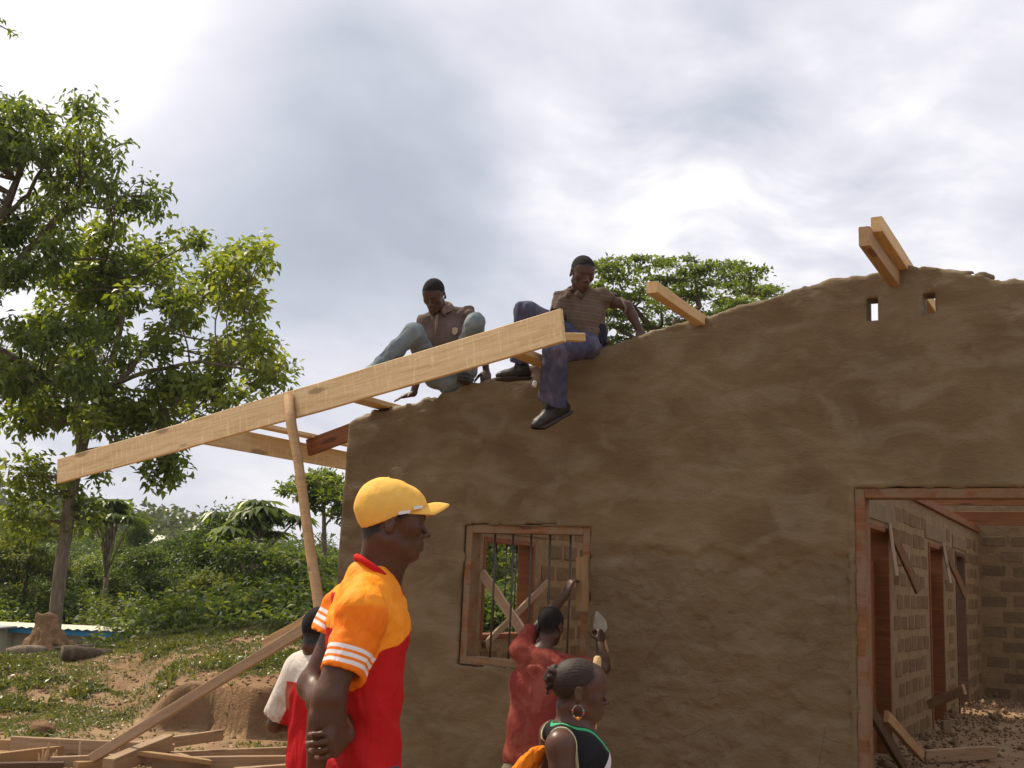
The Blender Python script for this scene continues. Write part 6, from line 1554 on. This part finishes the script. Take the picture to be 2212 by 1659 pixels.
def man_right():
    p = mk(c4); D = 7.85; s = 1.10
    f = np.array([-.45, -.89, 0]); l = np.array([.89, -.45, 0]); seat = HW(*PF(*c4(1690, 790), .07)); o = seat
    root = empty('person', tuple(o), 0, label='man in striped brown shirt and dusty navy trousers sitting on the wall, boot dangling', cat='person')
    hc = p(1648, 226, D-.10); R = rotm(np.array([.28, -.86, -.42])); C7 = p(1628, 372, D); ch = p(1650, 530, D+.02); hp = p(1700, 735, D+.02); RS = p(1500, 415, D+.02); LS = p(1790, 400, D)
    le = p(1985, 468, D-.04); lw = p(2078, 655, D-.06); re = p(1435, 600, D-.05); rw = p(1400, 700, D-.30)
    rk = p(1232, 510, D-.16); ra = p(1185, 885, D-.02); lk = p(1455, 790, D-.42); la = p(1430, 1160, D-.27)
    B = SDF(np.minimum.reduce([rw, hp, C7, re])-[.2, .2, .15], np.maximum.reduce([hc, lw, C7, le])+[.2, .2, .17], .0075)
    head_sdf(B, hc, R, s); B.cone(C7+[0, 0, 0], hc+R@np.array([-.035, 0, -.06]), .056, .055, .03); B.cone(C7, RS, .05, .05, .04); B.cone(C7, LS, .05, .05, .04)
    B.chain([(ch, .14), (hp, .13)], .05, flat=(f, .66)); B.chain([(LS, .048), (le, .038)]); B.chain([(le, .040), (le*.6+lw*.4, .038), (lw, .027)]); hand(B, lw, (.1, -.5, -.85), (0, .6, -.8), 1.05, 1, (.5, .2, .2))
    B.chain([(RS, .046), (re, .036)]); B.chain([(re, .038), (rw, .026)]); hand(B, rw, (.7, -.5, -.1), (0, 0, -1), 1.05, 1)
    B.chain([(la+[0, 0, .1], .04), (la, .042)]); add_mesh('body', B.mesh('body', M['skin_far'], {'hair': hmask(hc, R, s, (.072, -.055))}, 1, o), root); hair_cap('hair', root, hc, R, s, M['hair'], o, (.080, -.045), .001, .006, amp=0); F = SDF(np.minimum.reduce([re, hp, C7])-[.16, .25, .12], np.maximum.reduce([C7, LS, le])+[.14, .2, .1], .009)
    F.chain([(C7-[0, 0, .08], .13), (ch, .168), (hp*.75+ch*.25, .148), (hp+[0, 0, .0], .155)], .05, flat=(f, .66)); F.cone(C7-[0, 0, .03], RS, .062, .064, .05); F.cone(C7-[0, 0, .03], LS, .062, .064, .05)
    sleeve_(F, RS, re*.6+RS*.4, .074, .064); sleeve_(F, LS, le*.62+LS*.38, .076, .066); na = C7+[0, 0, .04]+f*.03; F.cone(na, na+f*.06-[0, 0, .02], .058, .05, .006, 'sub'); F.cone(na+f*.08-[0, 0, .04], na+f*.10-[0, 0, .16], .026, .008, .01, 'sub')
    F.displace(folds((-.3, 0, 1), 13, .016, 8)); F.displace(folds((1, 0, .3), 14, .011, 2)); F.displace(lambda v: .008*np.sin(v@np.array([-.3, 0, .95])*60+3*vnoise(v*5))*np.clip((hp[2]+.14-v[:, 2])/.1, 0, 1)); F.plane(hp-[0, 0, .02], (0, 0, -1)); sleeve_cut(F, RS, re*.6+RS*.4, .064); sleeve_cut(F, LS, le*.62+LS*.38, .066)
    def tn(v): q = v-C7; return (q[:, 2]+.15*(q@l))/.052+20
    add_mesh('striped_shirt', F.mesh('striped_shirt', M['polo2'], {'tone': tn}, 2, o), root); collar('collar', root, C7, f, l, .058, M['polo2'], o)
    g = Geo(); q = le*.62+LS*.38; g.tube([q+[.02, -.05, .03], q+[.06, -.07, -.05], q+[.045, -.07, -.13]], [.012, .010, .003], 5, .1); add_mesh('torn_sleeve_strip', g.mesh('torn_sleeve_strip', M['polo']), root).location = tuple(-np.array(o))
    T = SDF(np.minimum.reduce([ra, la, hp, rk, lk])-[.18, .2, .16], np.maximum.reduce([rk, lk, hp])+[.18, .25, .15], .009)
    T.cone(hp+[-.02, 0, .0], hp+[.02, 0, -.03], .135, .13, .04, flat=(f, .8)); leg_(T, hp-l*.08, rk, ra, (.10, .085, .080)); leg_(T, hp+l*.03+[0, 0, -.02], lk, la-[0, 0, .045], (.105, .098, .080), .108)
    T.capcone(la+[0, 0, .1], la-[0, 0, .12], .07, .095, .004, 'sub')
    T.displace(folds(la-lk, 14, .017, 4)); T.displace(folds((1, .3, -.2), 16, .009, 6)); T.displace(lambda v: .006*fbm(v*20, 3)); add_mesh('trousers', T.mesh('trousers', M['purple'], None, 2, o), root)
    G = SDF(hp-.2, hp+.2, .01); q = hp+l*.10+f*.03+[0, 0, .03]; G.chain([(q+[0, 0, .06], .045), (q-[0, 0, .03], .055)], .03); G.displace(folds((.5, 0, 1), 25, .012, 3)); add_mesh('cloth_at_waist', G.mesh('cloth_at_waist', M['navy'], None, 1, o), root)
    shoe('boot', root, la+[.0, -.015, -.015], (-.80, -.35, -.52), (-.45, -.25, .85), M['boot'], M['sole'], o, 1.32, .007); shoe('boot', root, ra-[0, 0, .02], (-.95, -.25, -.12), (-.15, 0, 1), M['boot'], M['sole'], o, 1.05, .008)
man_left(); man_right()
e0 = PF(*c4(1420, 690), -.93); e1 = PF(*c4(1645, 692), -.75)
hboard('packing_board', (e0[0], -.90, e0[2]), (e1[0], -.72, e1[2]), .05, .055, M['wood2'], 'short orange board poking out behind the upper end of the long plank', 'board', seed=6)
q_ = HW(*PF(*c4(1295, 1045), -.012)); me = lump('paper', (0, 0, 0), (.022, .010, .03), M['white'], .006, 3, .5); tag(add_mesh('paper_scrap', me, loc=tuple(q_)), 'pale paper scrap stuck on the plaster left of the hanging boot', 'scrap')
# haze
hm = bpy.data.materials.new('air'); hm.use_nodes = True; nt = hm.node_tree; nt.nodes.clear(); ou = nt.nodes.new('ShaderNodeOutputMaterial'); pv = nt.nodes.new('ShaderNodeVolumePrincipled')
pv.inputs['Color'].default_value = (.93, .96, 1, 1); pv.inputs['Density'].default_value = .0003; nt.links.new(pv.outputs[0], ou.inputs['Volume'])
hz_ = add_mesh('haze', boxes_mesh('haze', [(-720, 720, -20, 920, -8, 26)], hm)); hz_['kind'] = 'stuff'; hz_['label'] = 'thin pale haze in the air over the far forest'
